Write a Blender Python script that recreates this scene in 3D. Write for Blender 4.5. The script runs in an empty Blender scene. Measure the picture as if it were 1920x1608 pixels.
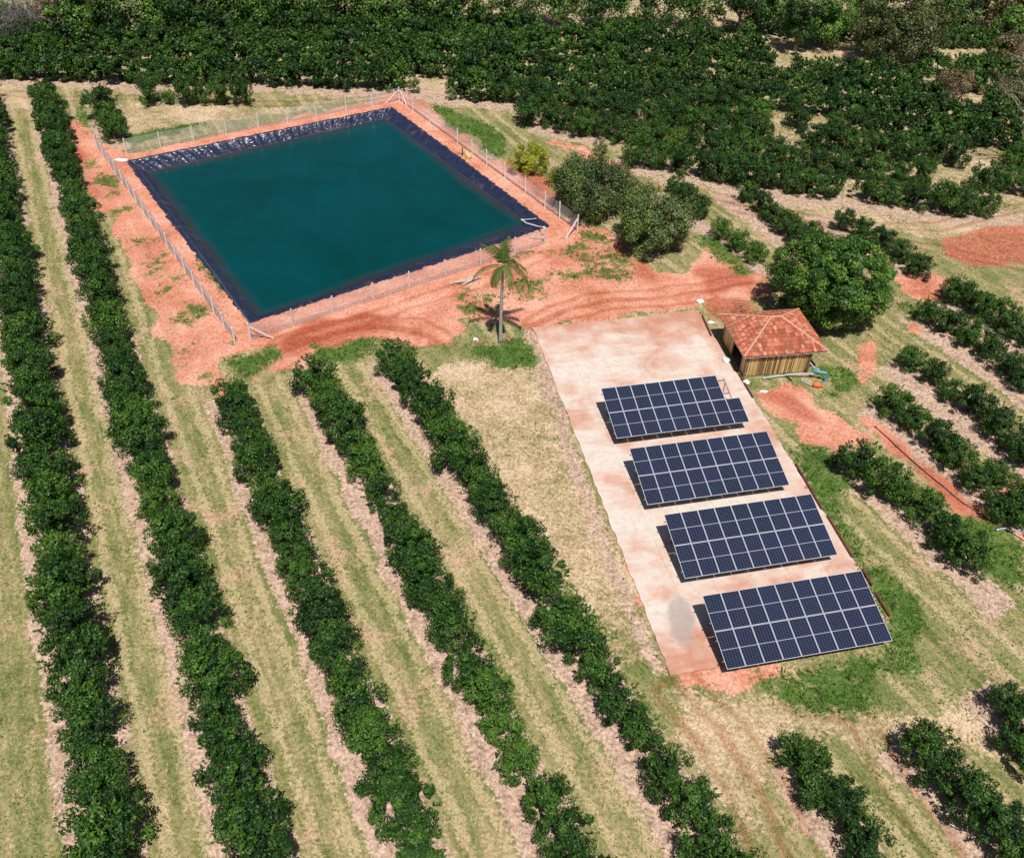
import bpy, math, random
import numpy as np
R = math.radians
rnd = random.Random(7)
rng = np.random.default_rng(11)
scene = bpy.context.scene

# ------------------------------------------------------------------ camera, sky, sun, exposure
F_PX, PITCH, ROLL, CAM_H = 1754.98, R(40.319), R(1.823), 45.464
W0, H0 = 1920.0, 1608.0
fw = np.array([0, math.cos(PITCH), -math.sin(PITCH)])
_r = np.array([1.0, 0, 0]); _u = np.cross(_r, fw)
rt = _r * math.cos(ROLL) + _u * math.sin(ROLL)
up = -_r * math.sin(ROLL) + _u * math.cos(ROLL)
cam_o = np.array([0, 0, CAM_H])
cd = bpy.data.cameras.new('camera'); cam = bpy.data.objects.new('camera', cd)
scene.collection.objects.link(cam); scene.camera = cam
from mathutils import Matrix, Vector
cam.matrix_world = Matrix(((rt[0], up[0], -fw[0], 0), (rt[1], up[1], -fw[1], 0),
                           (rt[2], up[2], -fw[2], CAM_H), (0, 0, 0, 1)))
cd.sensor_width = 36; cd.sensor_fit = 'HORIZONTAL'; cd.lens = 36 * F_PX / W0
cd.clip_start = 0.5; cd.clip_end = 6000

SUN_AZ, SUN_EL = R(99.86), R(64.4)          # direction the light travels in plan, elevation
sdir = Vector((math.cos(SUN_AZ) * math.cos(SUN_EL), math.sin(SUN_AZ) * math.cos(SUN_EL), -math.sin(SUN_EL)))
world = bpy.data.worlds.new('World'); scene.world = world; world.use_nodes = True
wn = world.node_tree.nodes; bg = wn['Background']
sky = wn.new('ShaderNodeTexSky'); sky.sky_type = 'NISHITA'; sky.sun_disc = False
sky.sun_elevation = SUN_EL
tow = -sdir
sky.sun_rotation = math.atan2(tow.x, tow.y)
world.node_tree.links.new(sky.outputs[0], bg.inputs[0]); bg.inputs[1].default_value = 0.052
sd = bpy.data.lights.new('sun', 'SUN'); sd.energy = 4.8; sd.angle = R(0.5); sd.color = (1.0, 0.96, 0.9)
so = bpy.data.objects.new('sun', sd); scene.collection.objects.link(so)
so.rotation_euler = sdir.to_track_quat('-Z', 'Y').to_euler()
vs = scene.view_settings; vs.view_transform = 'Standard'; vs.look = 'None'; vs.exposure = -0.12; vs.gamma = 1

# ------------------------------------------------------------------ helpers
COL = scene.collection
def at(px, py, z=0.0):
    """ground point (or point at height z) that the photo shows at this pixel"""
    d = fw + rt * ((px - W0 / 2) / F_PX) - up * ((py - H0 / 2) / F_PX)
    t = (z - CAM_H) / d[2]
    return cam_o + d * t
def project(P):
    d = P - cam_o; z = d @ fw
    return W0 / 2 + F_PX * (d @ rt) / z, H0 / 2 - F_PX * (d @ up) / z
TH = R(-27.1)
RV = np.array([math.sin(TH), math.cos(TH)]); RU = np.array([math.cos(TH), -math.sin(TH)])
def uv(u, v): return RU * u + RV * v

def tag(o, label=None, cat=None, group=None, kind=None):
    if label: o['label'] = label
    if cat: o['category'] = cat
    if group: o['group'] = group
    if kind: o['kind'] = kind
    return o
def empty(name, loc, rz=0.0):
    o = bpy.data.objects.new(name, None); COL.objects.link(o)
    o.location = loc; o.rotation_euler = (0, 0, rz); o.empty_display_size = .3
    return o
def np_mesh(name, V, F, mats, tint=None, smooth=False, midx=None):
    """V (n,3), F (m,k) one polygon size, or list of lists"""
    me = bpy.data.meshes.new(name)
    if isinstance(F, np.ndarray):
        m, k = F.shape
        me.vertices.add(len(V)); me.vertices.foreach_set('co', np.ascontiguousarray(V, dtype=np.float32).ravel())
        me.loops.add(m * k); me.loops.foreach_set('vertex_index', F.astype(np.int32).ravel())
        me.polygons.add(m); me.polygons.foreach_set('loop_start', np.arange(0, m * k, k, dtype=np.int32))
        me.polygons.foreach_set('loop_total', np.full(m, k, dtype=np.int32))
        me.update(calc_edges=True)
    else:
        me.from_pydata([tuple(map(float, v)) for v in V], [], F)
    for mt in (mats if isinstance(mats, (list, tuple)) else [mats]): me.materials.append(mt)
    if midx is not None: me.polygons.foreach_set('material_index', np.asarray(midx, dtype=np.int32))
    if tint is not None:
        a = me.attributes.new('tint', 'FLOAT', 'POINT'); a.data.foreach_set('value', tint.astype(np.float32))
    if smooth: me.polygons.foreach_set('use_smooth', np.ones(len(me.polygons), dtype=bool))
    me.update()
    return me
def link(name, me, parent=None, loc=None):
    o = bpy.data.objects.new(name, me); COL.objects.link(o)
    if parent: o.parent = parent
    if loc is not None: o.location = loc
    return o
class MB:
    """collects boxes, tubes and polygons; build() links them as one mesh object"""
    def __init__(s): s.V = []; s.F = []; s.M = []
    def add(s, V, F, m=0):
        n = len(s.V); s.V += [tuple(map(float, v)) for v in V]; s.F += [[i + n for i in f] for f in F]; s.M += [m] * len(F)
    def box(s, c, size, ax=None, m=0):
        c = np.array(c, float); ax = np.eye(3) if ax is None else np.array(ax, float)
        h = np.array(size, float) / 2
        V = [c + ax[0] * h[0] * i + ax[1] * h[1] * j + ax[2] * h[2] * k for i in (-1, 1) for j in (-1, 1) for k in (-1, 1)]
        s.add(V, [[0, 1, 3, 2], [4, 6, 7, 5], [0, 4, 5, 1], [2, 3, 7, 6], [0, 2, 6, 4], [1, 5, 7, 3]], m)
    def bar(s, a, b, w, h=None, m=0):
        a = np.array(a, float); b = np.array(b, float); d = b - a; L = np.linalg.norm(d); d /= L
        up_ = np.array([0, 0, 1.0]) if abs(d[2]) < .95 else np.array([1.0, 0, 0])
        x = np.cross(d, up_); x /= np.linalg.norm(x); y = np.cross(x, d)
        s.box((a + b) / 2, (w, L, h or w), (x, d, y), m)
    def tube(s, pts, rad, n=8, m=0, cap=True):
        pts = [np.array(p, float) for p in pts]
        rad = rad if isinstance(rad, (list, tuple, np.ndarray)) else [rad] * len(pts)
        base = len(s.V); V = []
        prev = None
        for i, p in enumerate(pts):
            d = pts[min(i + 1, len(pts) - 1)] - pts[max(i - 1, 0)]; d = d / (np.linalg.norm(d) + 1e-9)
            ref = prev if prev is not None else (np.array([1.0, 0, 0]) if abs(d[0]) < .9 else np.array([0, 1.0, 0]))
            x = ref - d * (ref @ d); x /= np.linalg.norm(x) + 1e-9; prev = x; y = np.cross(d, x)
            for k in range(n):
                a = 2 * math.pi * k / n; V.append(p + (x * math.cos(a) + y * math.sin(a)) * rad[i])
        F = []
        for i in range(len(pts) - 1):
            for k in range(n):
                k2 = (k + 1) % n; F.append([i * n + k, i * n + k2, (i + 1) * n + k2, (i + 1) * n + k])
        if cap: F.append(list(range(n))[::-1]); F.append([(len(pts) - 1) * n + k for k in range(n)])
        s.add(V, F, m)
    def mesh(s, name, mats, smooth=False):
        me = bpy.data.meshes.new(name); me.from_pydata(s.V, [], s.F)
        for mt in (mats if isinstance(mats, (list, tuple)) else [mats]): me.materials.append(mt)
        me.polygons.foreach_set('material_index', np.array(s.M, dtype=np.int32))
        if smooth: me.polygons.foreach_set('use_smooth', np.ones(len(me.polygons), dtype=bool))
        me.update(); return me
    def build(s, name, mats, parent=None, loc=None, smooth=False):
        return link(name, s.mesh(name, mats, smooth), parent, loc)
def copy_tree(o, parent=None):
    c = o.copy(); COL.objects.link(c)
    if parent: c.parent = parent
    for ch in KIDS.get(o.name, []): 
        k = copy_tree(ch, c)
    KIDS[c.name] = [x for x in []]
    return c
KIDS = {}

# value noise in numpy (for painting real ground patches and shaping)
def vnoise(x, y, seed=0):
    xi = np.floor(x).astype(np.int64); yi = np.floor(y).astype(np.int64)
    fx = x - xi; fy = y - yi; fx = fx * fx * (3 - 2 * fx); fy = fy * fy * (3 - 2 * fy)
    def h(a, b):
        n = (a * 374761393 + b * 668265263 + seed * 1442695041) & 0xffffffff
        n = ((n ^ (n >> 13)) * 1274126177) & 0xffffffff
        return ((n ^ (n >> 16)) & 0xffff) / 65535.0
    return (h(xi, yi) * (1 - fx) + h(xi + 1, yi) * fx) * (1 - fy) + (h(xi, yi + 1) * (1 - fx) + h(xi + 1, yi + 1) * fx) * fy
def fbm(x, y, seed=0, o=4):
    s = 0; a = .5; t = 0
    for i in range(o):
        s = s + a * vnoise(x, y, seed + i * 17); t += a; a *= .5; x = x * 2.03 + 5.1; y = y * 2.03 + 3.7
    return s / t
def inpoly(x, y, P):
    P = np.asarray(P, float); r = np.zeros(x.shape, bool); j = len(P) - 1
    for i in range(len(P)):
        xi, yi = P[i]; xj, yj = P[j]
        c = ((yi > y) != (yj > y)) & (x < (xj - xi) * (y - yi) / (yj - yi + 1e-12) + xi)
        r ^= c; j = i
    return r
def segdist(x, y, P):
    d = np.full(x.shape, 1e9)
    for (ax, ay), (bx, by) in zip(P[:-1], P[1:]):
        dx, dy = bx - ax, by - ay; t = np.clip(((x - ax) * dx + (y - ay) * dy) / (dx * dx + dy * dy), 0, 1)
        d = np.minimum(d, np.hypot(x - ax - t * dx, y - ay - t * dy))
    return d

# ------------------------------------------------------------------ materials
def mat(name):
    m = bpy.data.materials.new(name); m.use_nodes = True
    nt = m.node_tree; b = nt.nodes['Principled BSDF']
    return m, nt, b
def N(nt, t, **kw):
    n = nt.nodes.new(t)
    for k, v in kw.items(): setattr(n, k, v)
    return n
def L(nt, a, b): nt.links.new(a, b)
def ramp(nt, src, stops):
    r = N(nt, 'ShaderNodeValToRGB'); e = r.color_ramp.elements
    while len(e) < len(stops): e.new(.5)
    for i, (p, c) in enumerate(stops):
        e[i].position = p; e[i].color = (c[0], c[1], c[2], 1) if not isinstance(c, float) else (c, c, c, 1)
    L(nt, src, r.inputs[0]); return r.outputs[0]
def noise(nt, scale, detail=4, vec=None, rough=.6, dist=0.0):
    n = N(nt, 'ShaderNodeTexNoise'); n.inputs['Scale'].default_value = scale; n.inputs['Detail'].default_value = detail
    n.inputs['Roughness'].default_value = rough; n.inputs['Distortion'].default_value = dist
    if vec is not None: L(nt, vec, n.inputs['Vector'])
    return n.outputs['Fac']
def mixc(nt, fac, a, b, mode='MIX'):
    m = N(nt, 'ShaderNodeMix', data_type='RGBA', blend_type=mode)
    for s, v in ((0, fac), (6, a), (7, b)):
        if hasattr(v, 'links') or hasattr(v, 'is_linked'): L(nt, v, m.inputs[s])
        elif isinstance(v, (int, float)): m.inputs[s].default_value = v
        else: m.inputs[s].default_value = (*v, 1)
    return m.outputs[2]
def mth(nt, op, a, b=None, c=None):
    m = N(nt, 'ShaderNodeMath', operation=op)
    for i, v in enumerate((a, b, c)):
        if v is None: continue
        if hasattr(v, 'is_linked'): L(nt, v, m.inputs[i])
        else: m.inputs[i].default_value = v
    return m.outputs[0]
def sstep(nt, v, lo, hi):
    m = N(nt, 'ShaderNodeMapRange', interpolation_type='SMOOTHSTEP')
    L(nt, v, m.inputs[0]); m.inputs[1].default_value = lo; m.inputs[2].default_value = hi
    return m.outputs[0]
def bump(nt, b, h, strength=.5, dist=.05):
    n = N(nt, 'ShaderNodeBump'); n.inputs['Strength'].default_value = strength; n.inputs['Distance'].default_value = dist
    L(nt, h, n.inputs['Height']); L(nt, n.outputs[0], b.inputs['Normal'])
def simple(name, col, rough=.6, metal=0.0, var=.15, scale=6.0, spec=.5):
    m, nt, b = mat(name)
    tc = N(nt, 'ShaderNodeTexCoord').outputs['Object']
    f = noise(nt, scale, 5, tc)
    c = ramp(nt, f, [(.25, tuple(x * (1 - var) for x in col)), (.75, tuple(min(1, x * (1 + var)) for x in col))])
    L(nt, c, b.inputs['Base Color']); b.inputs['Roughness'].default_value = rough; b.inputs['Metallic'].default_value = metal
    b.inputs['Specular IOR Level'].default_value = spec
    return m
def foliage(name, dark, mid, light, rough=.5, trans=.15, spec=.35):
    m, nt, b = mat(name)
    a = N(nt, 'ShaderNodeAttribute', attribute_name='tint').outputs['Fac']
    oi = N(nt, 'ShaderNodeObjectInfo').outputs['Random']
    t = mth(nt, 'ADD', a, mth(nt, 'MULTIPLY', mth(nt, 'SUBTRACT', oi, .5), .34))
    c = ramp(nt, t, [(.0, dark), (.5, mid), (1.0, light)])
    L(nt, c, b.inputs['Base Color']); b.inputs['Roughness'].default_value = rough
    b.inputs['Specular IOR Level'].default_value = spec
    tr = N(nt, 'ShaderNodeBsdfTranslucent'); L(nt, c, tr.inputs[0])
    mx = N(nt, 'ShaderNodeMixShader'); mx.inputs[0].default_value = trans
    out = nt.nodes['Material Output']
    L(nt, b.outputs[0], mx.inputs[1]); L(nt, tr.outputs[0], mx.inputs[2]); L(nt, mx.outputs[0], out.inputs[0])
    return m
M = {}
M['lime'] = foliage('lime_leaves', (.008, .032, .006), (.030, .092, .012), (.12, .24, .03))
M['mango'] = foliage('mango_leaves', (.012, .045, .008), (.045, .135, .018), (.17, .30, .04))
M['shrub'] = foliage('grey_green_leaves', (.04, .065, .02), (.12, .17, .055), (.20, .31, .06), trans=.1)
M['yellow'] = foliage('yellow_green_leaves', (.13, .18, .015), (.30, .35, .03), (.46, .47, .05))
M['olive'] = foliage('olive_leaves', (.025, .045, .014), (.10, .125, .038), (.22, .22, .07))
M['bright'] = foliage('bright_leaves', (.03, .09, .015), (.10, .22, .03), (.22, .36, .05))
M['brown'] = foliage('brown_leaves', (.12, .09, .05), (.26, .19, .10), (.36, .28, .15))
M['grey'] = foliage('grey_twigs', (.10, .085, .075), (.19, .165, .15), (.28, .25, .22))
M['palm'] = foliage('palm_leaflets', (.035, .07, .015), (.10, .16, .03), (.33, .28, .09))
M['pale'] = foliage('pale_leaves', (.10, .15, .05), (.2, .26, .08), (.33, .36, .14))
M['bark'] = simple('bark', (.16, .12, .09), .9, var=.3)
M['palebark'] = simple('pale_bark', (.42, .39, .36), .85, var=.25, scale=3)
M['palmbark'] = simple('palm_bark', (.40, .39, .36), .8, var=.25, scale=4)
M['post'] = simple('whitewashed_concrete', (.74, .68, .66), .85, var=.12)
M['alu'] = simple('anodised_aluminium', (.66, .68, .74), .4, .0, var=.05)
M['galv'] = simple('galvanised_steel', (.30, .30, .32), .5, .5)
M['rust'] = simple('red_oxide_steel', (.13, .035, .028), .7, var=.35)
M['bluepipe'] = simple('blue_pvc', (.05, .42, .55), .4)
M['greypipe'] = simple('grey_pvc', (.42, .50, .55), .5)
M['whiteplastic'] = simple('white_plastic', (.78, .77, .75), .6)
M['orange'] = simple('orange_plastic', (.85, .19, .07), .5)
M['yellowp'] = simple('yellow_plastic', (.72, .58, .25), .5)
M['brick'] = simple('clay_rubble', (.42, .18, .12), .9, var=.4)
M['drywood'] = simple('bleached_wood', (.55, .50, .44), .85, var=.2)
M['darkhose'] = simple('dark_hose', (.045, .03, .03), .6)

# ------------------------------------------------------------------ layout data
ROWS = [  # (u, v_far, v_near, half-width, scale, key)
    (-7.15, 131, 8, 1.12, 'A'), (-.75, 128.6, 12, 1.02, 'B'), (6.15, 59.4, 14, .95, 'C'),
    (12.7, 59.0, 14, .94, 'D'), (19.15, 58.6, 12, .96, 'E'), (25.9, 16.0, 9, 1.05, 'F'),
    (32.4, 14.2, 6, 1.15, 'G'), (38.9, 14.8, 4, 1.15, 'H'), (45.0, 33.4, 22.3, 1.02, 'I'),
    (51.0, 37.6, 22.5, .98, 'J'), (56.9, 41.2, 24, .96, 'K'), (63.7, 46.0, 28, .98, 'L'),
    (68.6, 46.6, 33, 1.05, 'N'), (56.0, 75.2, 60.3, .92, 'O'), (62.2, 72.4, 58.4, 1.0, 'P'),
    (68.2, 64.5, 50.6, 1.0, 'Q'), (5.2, 120.2, 112.6, 1.1, 'S')]
SPACING = 2.25
RIM = [at(243, 303)[:2], at(733, 203)[:2], at(1024, 423)[:2], at(470, 601)[:2]]
WATER_Z = -.7
WL = [np.array(p) for p in ((-41.1, 96.1), (-17.0, 113.0), (1.05, 87.0), (-22.4, 68.25))]
AZ = R(13.37); PA = np.array([math.cos(AZ), math.sin(AZ)]); PB = np.array([-PA[1], PA[0]])
def ab(a, b): return PA * a + PB * b
PADR = [ab(16.7, 29.0), ab(27.5, 28.9), ab(30.3, 30.4), ab(31.5, 34.0), ab(32.1, 64.9), ab(16.95, 64.9)]
EX = [-140, -67, -48, -32, -16, -8, .5, 10, 20, 30, 45, 60, 75, 140]
EY = [121, 119.8, 119.2, 120.2, 119.6, 118.1, 116, 112.6, 109, 106, 102.2, 101, 101, 104]
def edge_y(x): return np.interp(x, EX, EY)

# ------------------------------------------------------------------ ground
def P2(*pts): return [at(*p)[:2] for p in pts]
ZONES = {
 'soil': [
  P2((178,258),(240,287),(330,268),(470,240),(560,220),(690,196),(745,170),(790,185),(850,232),(905,285),(985,335),(1050,392),(1090,428),
     (1130,425),(1185,480),(1230,505),(1285,500),(1320,455),(1390,500),(1450,512),(1445,560),(1330,572),(1230,588),(1080,605),(1000,616),(960,604),(880,590),(855,600),
     (850,655),(800,650),(720,640),(650,640),(600,655),(585,690),(540,705),(515,690),(530,650),(480,655),(440,665),(420,690),(400,720),(350,725),(340,640),
     (300,560),(250,470),(215,400),(180,330),(140,290),(118,240),(150,225)),
  P2((1680,520),(1720,512),(1765,520),(1800,545),(1760,560),(1740,575),(1700,560)),
  P2((1685,600),(1720,590),(1710,625),(1690,615)), P2((1600,640),(1640,632),(1650,690),(1610,685)), P2((1590,700),(1640,690),(1640,712),(1600,722)),
  P2((1425,742),(1480,720),(1530,740),(1600,800),(1625,828),(1590,855),(1540,840),(1490,800),(1440,770)),
  P2((1615,780),(1640,785),(1750,880),(1850,950),(1925,1000),(1925,1030),(1830,975),(1720,890),(1620,800)),
  P2((1870,905),(1925,895),(1925,930),(1880,925)), P2((1660,668),(1690,690),(1670,700)),
  P2((1290,1200),(1260,1250),(1250,1265),(1380,1275),(1500,1265),(1440,1235)),
  P2((1020,262),(1110,282),(1200,318),(1170,325),(1090,295)),
  P2((1120,860),(1150,870),(1230,1150),(1200,1150)), P2((118,245),(150,255),(215,400),(300,560),(345,640),(350,720),(310,650),(255,530),(200,400)),
 ],
 'deep': [
  P2((935,298),(985,315),(1040,355),(1065,392),(1045,388),(985,345),(930,308)),
  P2((1750,458),(1795,440),(1870,424),(1925,420),(1925,492),(1830,496),(1785,480)),
  P2((520,650),(600,600),(690,590),(780,600),(700,625),(600,650),(560,690)),
  P2((1290,500),(1420,510),(1440,540),(1330,545)), P2((1140,430),(1190,480),(1250,520),(1200,520),(1150,470)),
  P2((1430,745),(1480,725),(1560,800),(1500,790)), P2((120,260),(150,270),(235,430),(190,380)),
  P2((1625,785),(1925,1015),(1925,1030),(1700,880)), P2((1320,560),(1400,565),(1390,600),(1330,590)),
 ],
 'lush': [
  P2((880,645),(935,630),(985,630),(1005,655),(1012,690),(960,690),(910,680)), P2((850,540),(880,530),(905,560),(900,590),(855,580)),
  P2((895,545),(940,540),(1000,525),(1020,545),(985,560),(930,580),(900,580)),
  P2((1480,820),(1520,825),(1565,860),(1580,960),(1650,1045),(1700,1100),(1745,1150),(1748,1210),(1720,1250),(1680,1262),(1640,1262),(1600,1240),(1660,1215),(1690,1180),(1640,1080),(1590,1030),(1545,960),(1520,900)),
  P2((1350,1280),(1400,1262),(1500,1250),(1600,1230),(1650,1235),(1640,1262),(1560,1272),(1460,1285),(1370,1295)),
  P2((790,188),(850,205),(910,230),(960,275),(940,300),(880,255),(830,225)), P2((1285,440),(1330,440),(1410,510),(1380,512),(1320,480)),
  P2((1540,690),(1590,680),(1620,710),(1560,725)), P2((1540,720),(1575,735),(1570,755),(1545,745)), P2((1590,760),(1620,770),(1600,790)),
  P2((430,655),(470,665),(515,655),(520,680),(480,705),(440,690)), P2((600,635),(700,640),(720,655),(660,680),(600,670)),
  P2((1030,700),(1045,705),(1052,765),(1040,760)), P2((1062,800),(1072,800),(1085,850),(1075,850)), P2((1340,580),(1350,580),(1350,600),(1335,598)), P2((1095,430),(1130,440),(1140,470),(1110,480)), P2((1040,470),(1150,460),(1180,510),(1080,520)),
  P2((200,262),(330,235),(400,232),(330,250),(250,270)), P2((150,200),(165,200),(178,255),(160,260)),
  P2((350,410),(380,460),(440,560),(400,540),(370,490)), P2((1085,890),(1095,890),(1110,970),(1100,965)),
  P2((1440,1320),(1500,1290),(1620,1290),(1740,1320),(1600,1345),(1500,1340)), P2((1690,560),(1740,590),(1700,600)),
  P2((1720,1000),(1830,960),(1925,1010),(1925,1110),(1830,1040)),P2((1550,900),(1575,980),(1600,1010),(1590,950)),
 ],
 'straw': [
  P2((790,690),(870,685),(1005,690),(1040,760),(1090,880),(1130,960),(1200,1130),(1250,1260),(1130,1200),(1050,1060),(980,950),(900,860),(850,770)),
  P2((230,200),(300,192),(480,205),(620,190),(560,210),(430,225),(330,232),(250,255),(225,240)),
  P2((780,160),(850,160),(850,180),(790,178)), P2((1490,90),(1600,95),(1610,125),(1580,128),(1530,112)), P2((1700,112),(1770,115),(1760,132),(1700,130)),
  P2((1800,300),(1925,300),(1925,360),(1860,340)), P2((1180,330),(1400,360),(1700,420),(1925,400),(1925,440),(1750,450),(1600,420),(1400,380)),
  P2((1250,1260),(1380,1300),(1600,1345),(1760,1340),(1900,1320),(1925,1400),(1800,1380),(1600,1400),(1500,1380),(1400,1480),(1420,1560),(1340,1500),(1280,1350)),
  P2((0,158),(60,170),(130,185),(110,205),(0,200)), P2((1380,75),(1490,80),(1480,95),(1390,95)), P2((1790,940),(1925,930),(1925,960),(1830,990)),
 ]}
TRACKS = [P2((205, 300), (262, 420), (335, 560), (395, 690), (420, 760)), P2((165, 290), (215, 400), (290, 540), (345, 700))]
ARCS = [P2((1000, 605), (1040, 580), (1110, 560), (1220, 550), (1320, 535), (1420, 520)), P2((1015, 612), (1060, 590), (1130, 572), (1230, 566), (1330, 553)),
        P2((470, 690), (530, 640), (620, 612), (700, 600), (780, 606), (840, 640)), P2((490, 710), (560, 660), (640, 632), (710, 622), (790, 640)),
        P2((500, 665), (600, 625), (760, 570), (900, 530), (1010, 480)), P2((1250, 1290), (1330, 1380), (1400, 1500), (1440, 1600)),
        P2((1290, 1270), (1370, 1370), (1450, 1480), (1500, 1600)), P2((1500, 1320), (1600, 1335), (1640, 1400), (1700, 1500), (1780, 1600)),
        P2((1180, 335), (1400, 380), (1600, 425), (1760, 425), (1925, 385)), P2((1180, 350), (1400, 395), (1580, 440), (1700, 455), (1925, 500)),
        P2((0, 172), (120, 185), (300, 180), (480, 195), (640, 190), (740, 178))]
def cgrid(a, b, step, far):
    core = np.arange(a, b + step / 2, step)
    ext = []; s = step; x = b
    while x < far: s *= 1.35; x += s; ext.append(x)
    pre = []; s = step; x = a
    while x > -far: s *= 1.35; x -= s; pre.append(x)
    return np.concatenate([pre[::-1], core, ext])
gx = cgrid(-92, 98, .27, 1800); gy = cgrid(6, 175, .27, 1800)
GX, GY = np.meshgrid(gx, gy)
def paint(X, Y):
    wx = X + (fbm(X * .45, Y * .45, 3) - .5) * 3.4 + (fbm(X * 2.2, Y * 2.2, 5, 3) - .5) * 1.3
    wy = Y + (fbm(X * .45, Y * .45, 4) - .5) * 3.4 + (fbm(X * 2.2, Y * 2.2, 6, 3) - .5) * 1.3
    out = {}
    for k, polys in ZONES.items():
        m = np.zeros(X.shape)
        for P in polys: m = np.maximum(m, inpoly(wx, wy, P))
        out[k] = m
    U = X * RU[0] + Y * RU[1]; V = X * RV[0] + Y * RV[1]
    Uw = U + (fbm(U * .9, V * .5, 31, 3) - .5) * 1.1
    lit = np.zeros(X.shape)
    for (u0, vf, vn, sc, key) in ROWS:
        e = 1.2 if key != 'S' else .6
        inr = (V < vf + e + (Uw - U)) & (V > vn - 3)
        d = Uw - u0
        lit = np.maximum(lit, inr * np.clip(((1.88 if key in 'ABCDE' else 1.5) * sc + .1 - np.abs(d + .3)) / .5, 0, 1))
    ey = edge_y(X)
    fo = (wy > ey - 2.2 - np.clip((X - .5) * 100, 0, 1) * 6.2 - np.clip((X - 10.5) * 100, 0, 1) * 6.2)
    fr_ = fo & (wy < ey + 3.0 - np.clip((X - .5) * 100, 0, 1) * 6.2 - np.clip((X - 10.5) * 100, 0, 1) * 6.2)
    lit = np.maximum(lit, fr_ * .6); out['straw'] = np.maximum(out['straw'], fo * .5)
    tr = np.zeros(X.shape)
    for T in TRACKS: tr = np.maximum(tr, np.clip(1 - (segdist(wx * .3 + X * .7, wy * .3 + Y * .7, T) - .35) / .4, 0, 1))
    ar = np.zeros(X.shape)
    for T in ARCS:
        d = segdist(wx * .25 + X * .75, wy * .25 + Y * .75, T)
        ar = np.maximum(ar, np.clip(1 - np.abs(d - .75) / .42, 0, 1))
    # green blotches inside the bare red strip beside the pond fence
    blot = (fbm(X * .55, Y * .55, 77) > .56) & (out['soil'] > 0)
    strip = inpoly(X, Y, P2((150, 300), (190, 290), (440, 640), (400, 720), (345, 700), (250, 500)))
    strip2 = inpoly(X, Y, P2((330, 370), (345, 360), (475, 600), (440, 640)))
    blot3 = inpoly(X, Y, P2((1000, 450), (1120, 440), (1200, 500), (1190, 535), (1010, 570), (850, 590), (860, 530), (960, 520)))
    out['lush'] = np.maximum(out['lush'], (strip | strip2) * (fbm(X * .6, Y * .6, 78) > .54) * .8)
    out['lush'] = np.maximum(out['lush'] * (1 - .55 * blot3), blot3 * (fbm(X * .5, Y * .5, 79) > .56) * .7)
    lit = np.maximum(lit, inpoly(wx * .3 + X * .7, wy * .3 + Y * .7, P2((985,615),(1011,616),(1042,723),(1160,1066),(1257,1262),(1225,1262),(1135,1080),(1020,740))) * .95)
    out['litter'] = lit; out['track'] = tr; out['arc'] = ar
    # cart tracks down the alleys
    al = np.zeros(X.shape)
    for u0 in (-3.95, 2.7, 9.4, 15.9, 29, 35.5, 41.9, 48, 54, 60.3):
        d = np.abs(np.abs(Uw * .5 + U * .5 - u0) - .85)
        al = np.maximum(al, np.clip(1 - (d - .12) / .3, 0, 1))
    out['alley'] = al * (1 - out['soil'])
    return out
Z = paint(GX, GY)
def blur(a, n=1):
    for _ in range(n):
        a = (np.roll(a, 1, 0) + a * 2 + np.roll(a, -1, 0)) / 4; a = (np.roll(a, 1, 1) + a * 2 + np.roll(a, -1, 1)) / 4
    return a
for k in Z: Z[k] = blur(Z[k].astype(float), {'soil': 5, 'lush': 9, 'straw': 12, 'deep': 8, 'litter': 3}.get(k, 1))
GZ = (fbm(GX * .25, GY * .25, 90) - .5) * .16 + (fbm(GX * 1.3, GY * 1.3, 91, 3) - .5) * .07
GZ -= Z['track'] * .06 + Z['arc'] * .09
GZ += Z['litter'] * .04
# flat and slightly lower below the concrete pad, pit below the pond liner
padm = inpoly(GX, GY, [ab(16.7, 29.0), ab(27.5, 28.9), ab(30.3, 30.4), ab(31.5, 34.0), ab(32.1, 64.9), ab(16.95, 64.9)])
GZ = np.where(padm, -.12, np.where(inpoly(GX, GY, [ab(15.9, 28.2), ab(32.9, 28.2), ab(33, 65.7), ab(16, 65.7)]), .03 + GZ * .3, GZ))
cen = sum(RIM) / 4
RIN = [cen + (p - cen) * 1.0 for p in RIM]
near_p = inpoly(GX, GY, [cen + (p - cen) * 1.06 for p in RIM])
GZ = np.where(near_p, -.02, GZ)
dr = segdist(GX, GY, [tuple(p) for p in RIN] + [tuple(RIN[0])])
pit = inpoly(GX, GY, RIN)
GZ = np.where(pit, -np.minimum(4.5, .5 + dr * 1.2), GZ)
far_m = np.clip((np.hypot(GX, GY) - 260) / 900, 0, 1); GZ = GZ + far_m * (fbm(GX * .004, GY * .004, 5) - .45) * 30
ny, nx = GX.shape
idx = np.arange(nx * ny).reshape(ny, nx)
F = np.stack([idx[:-1, :-1], idx[:-1, 1:], idx[1:, 1:], idx[1:, :-1]], -1).reshape(-1, 4)

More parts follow.
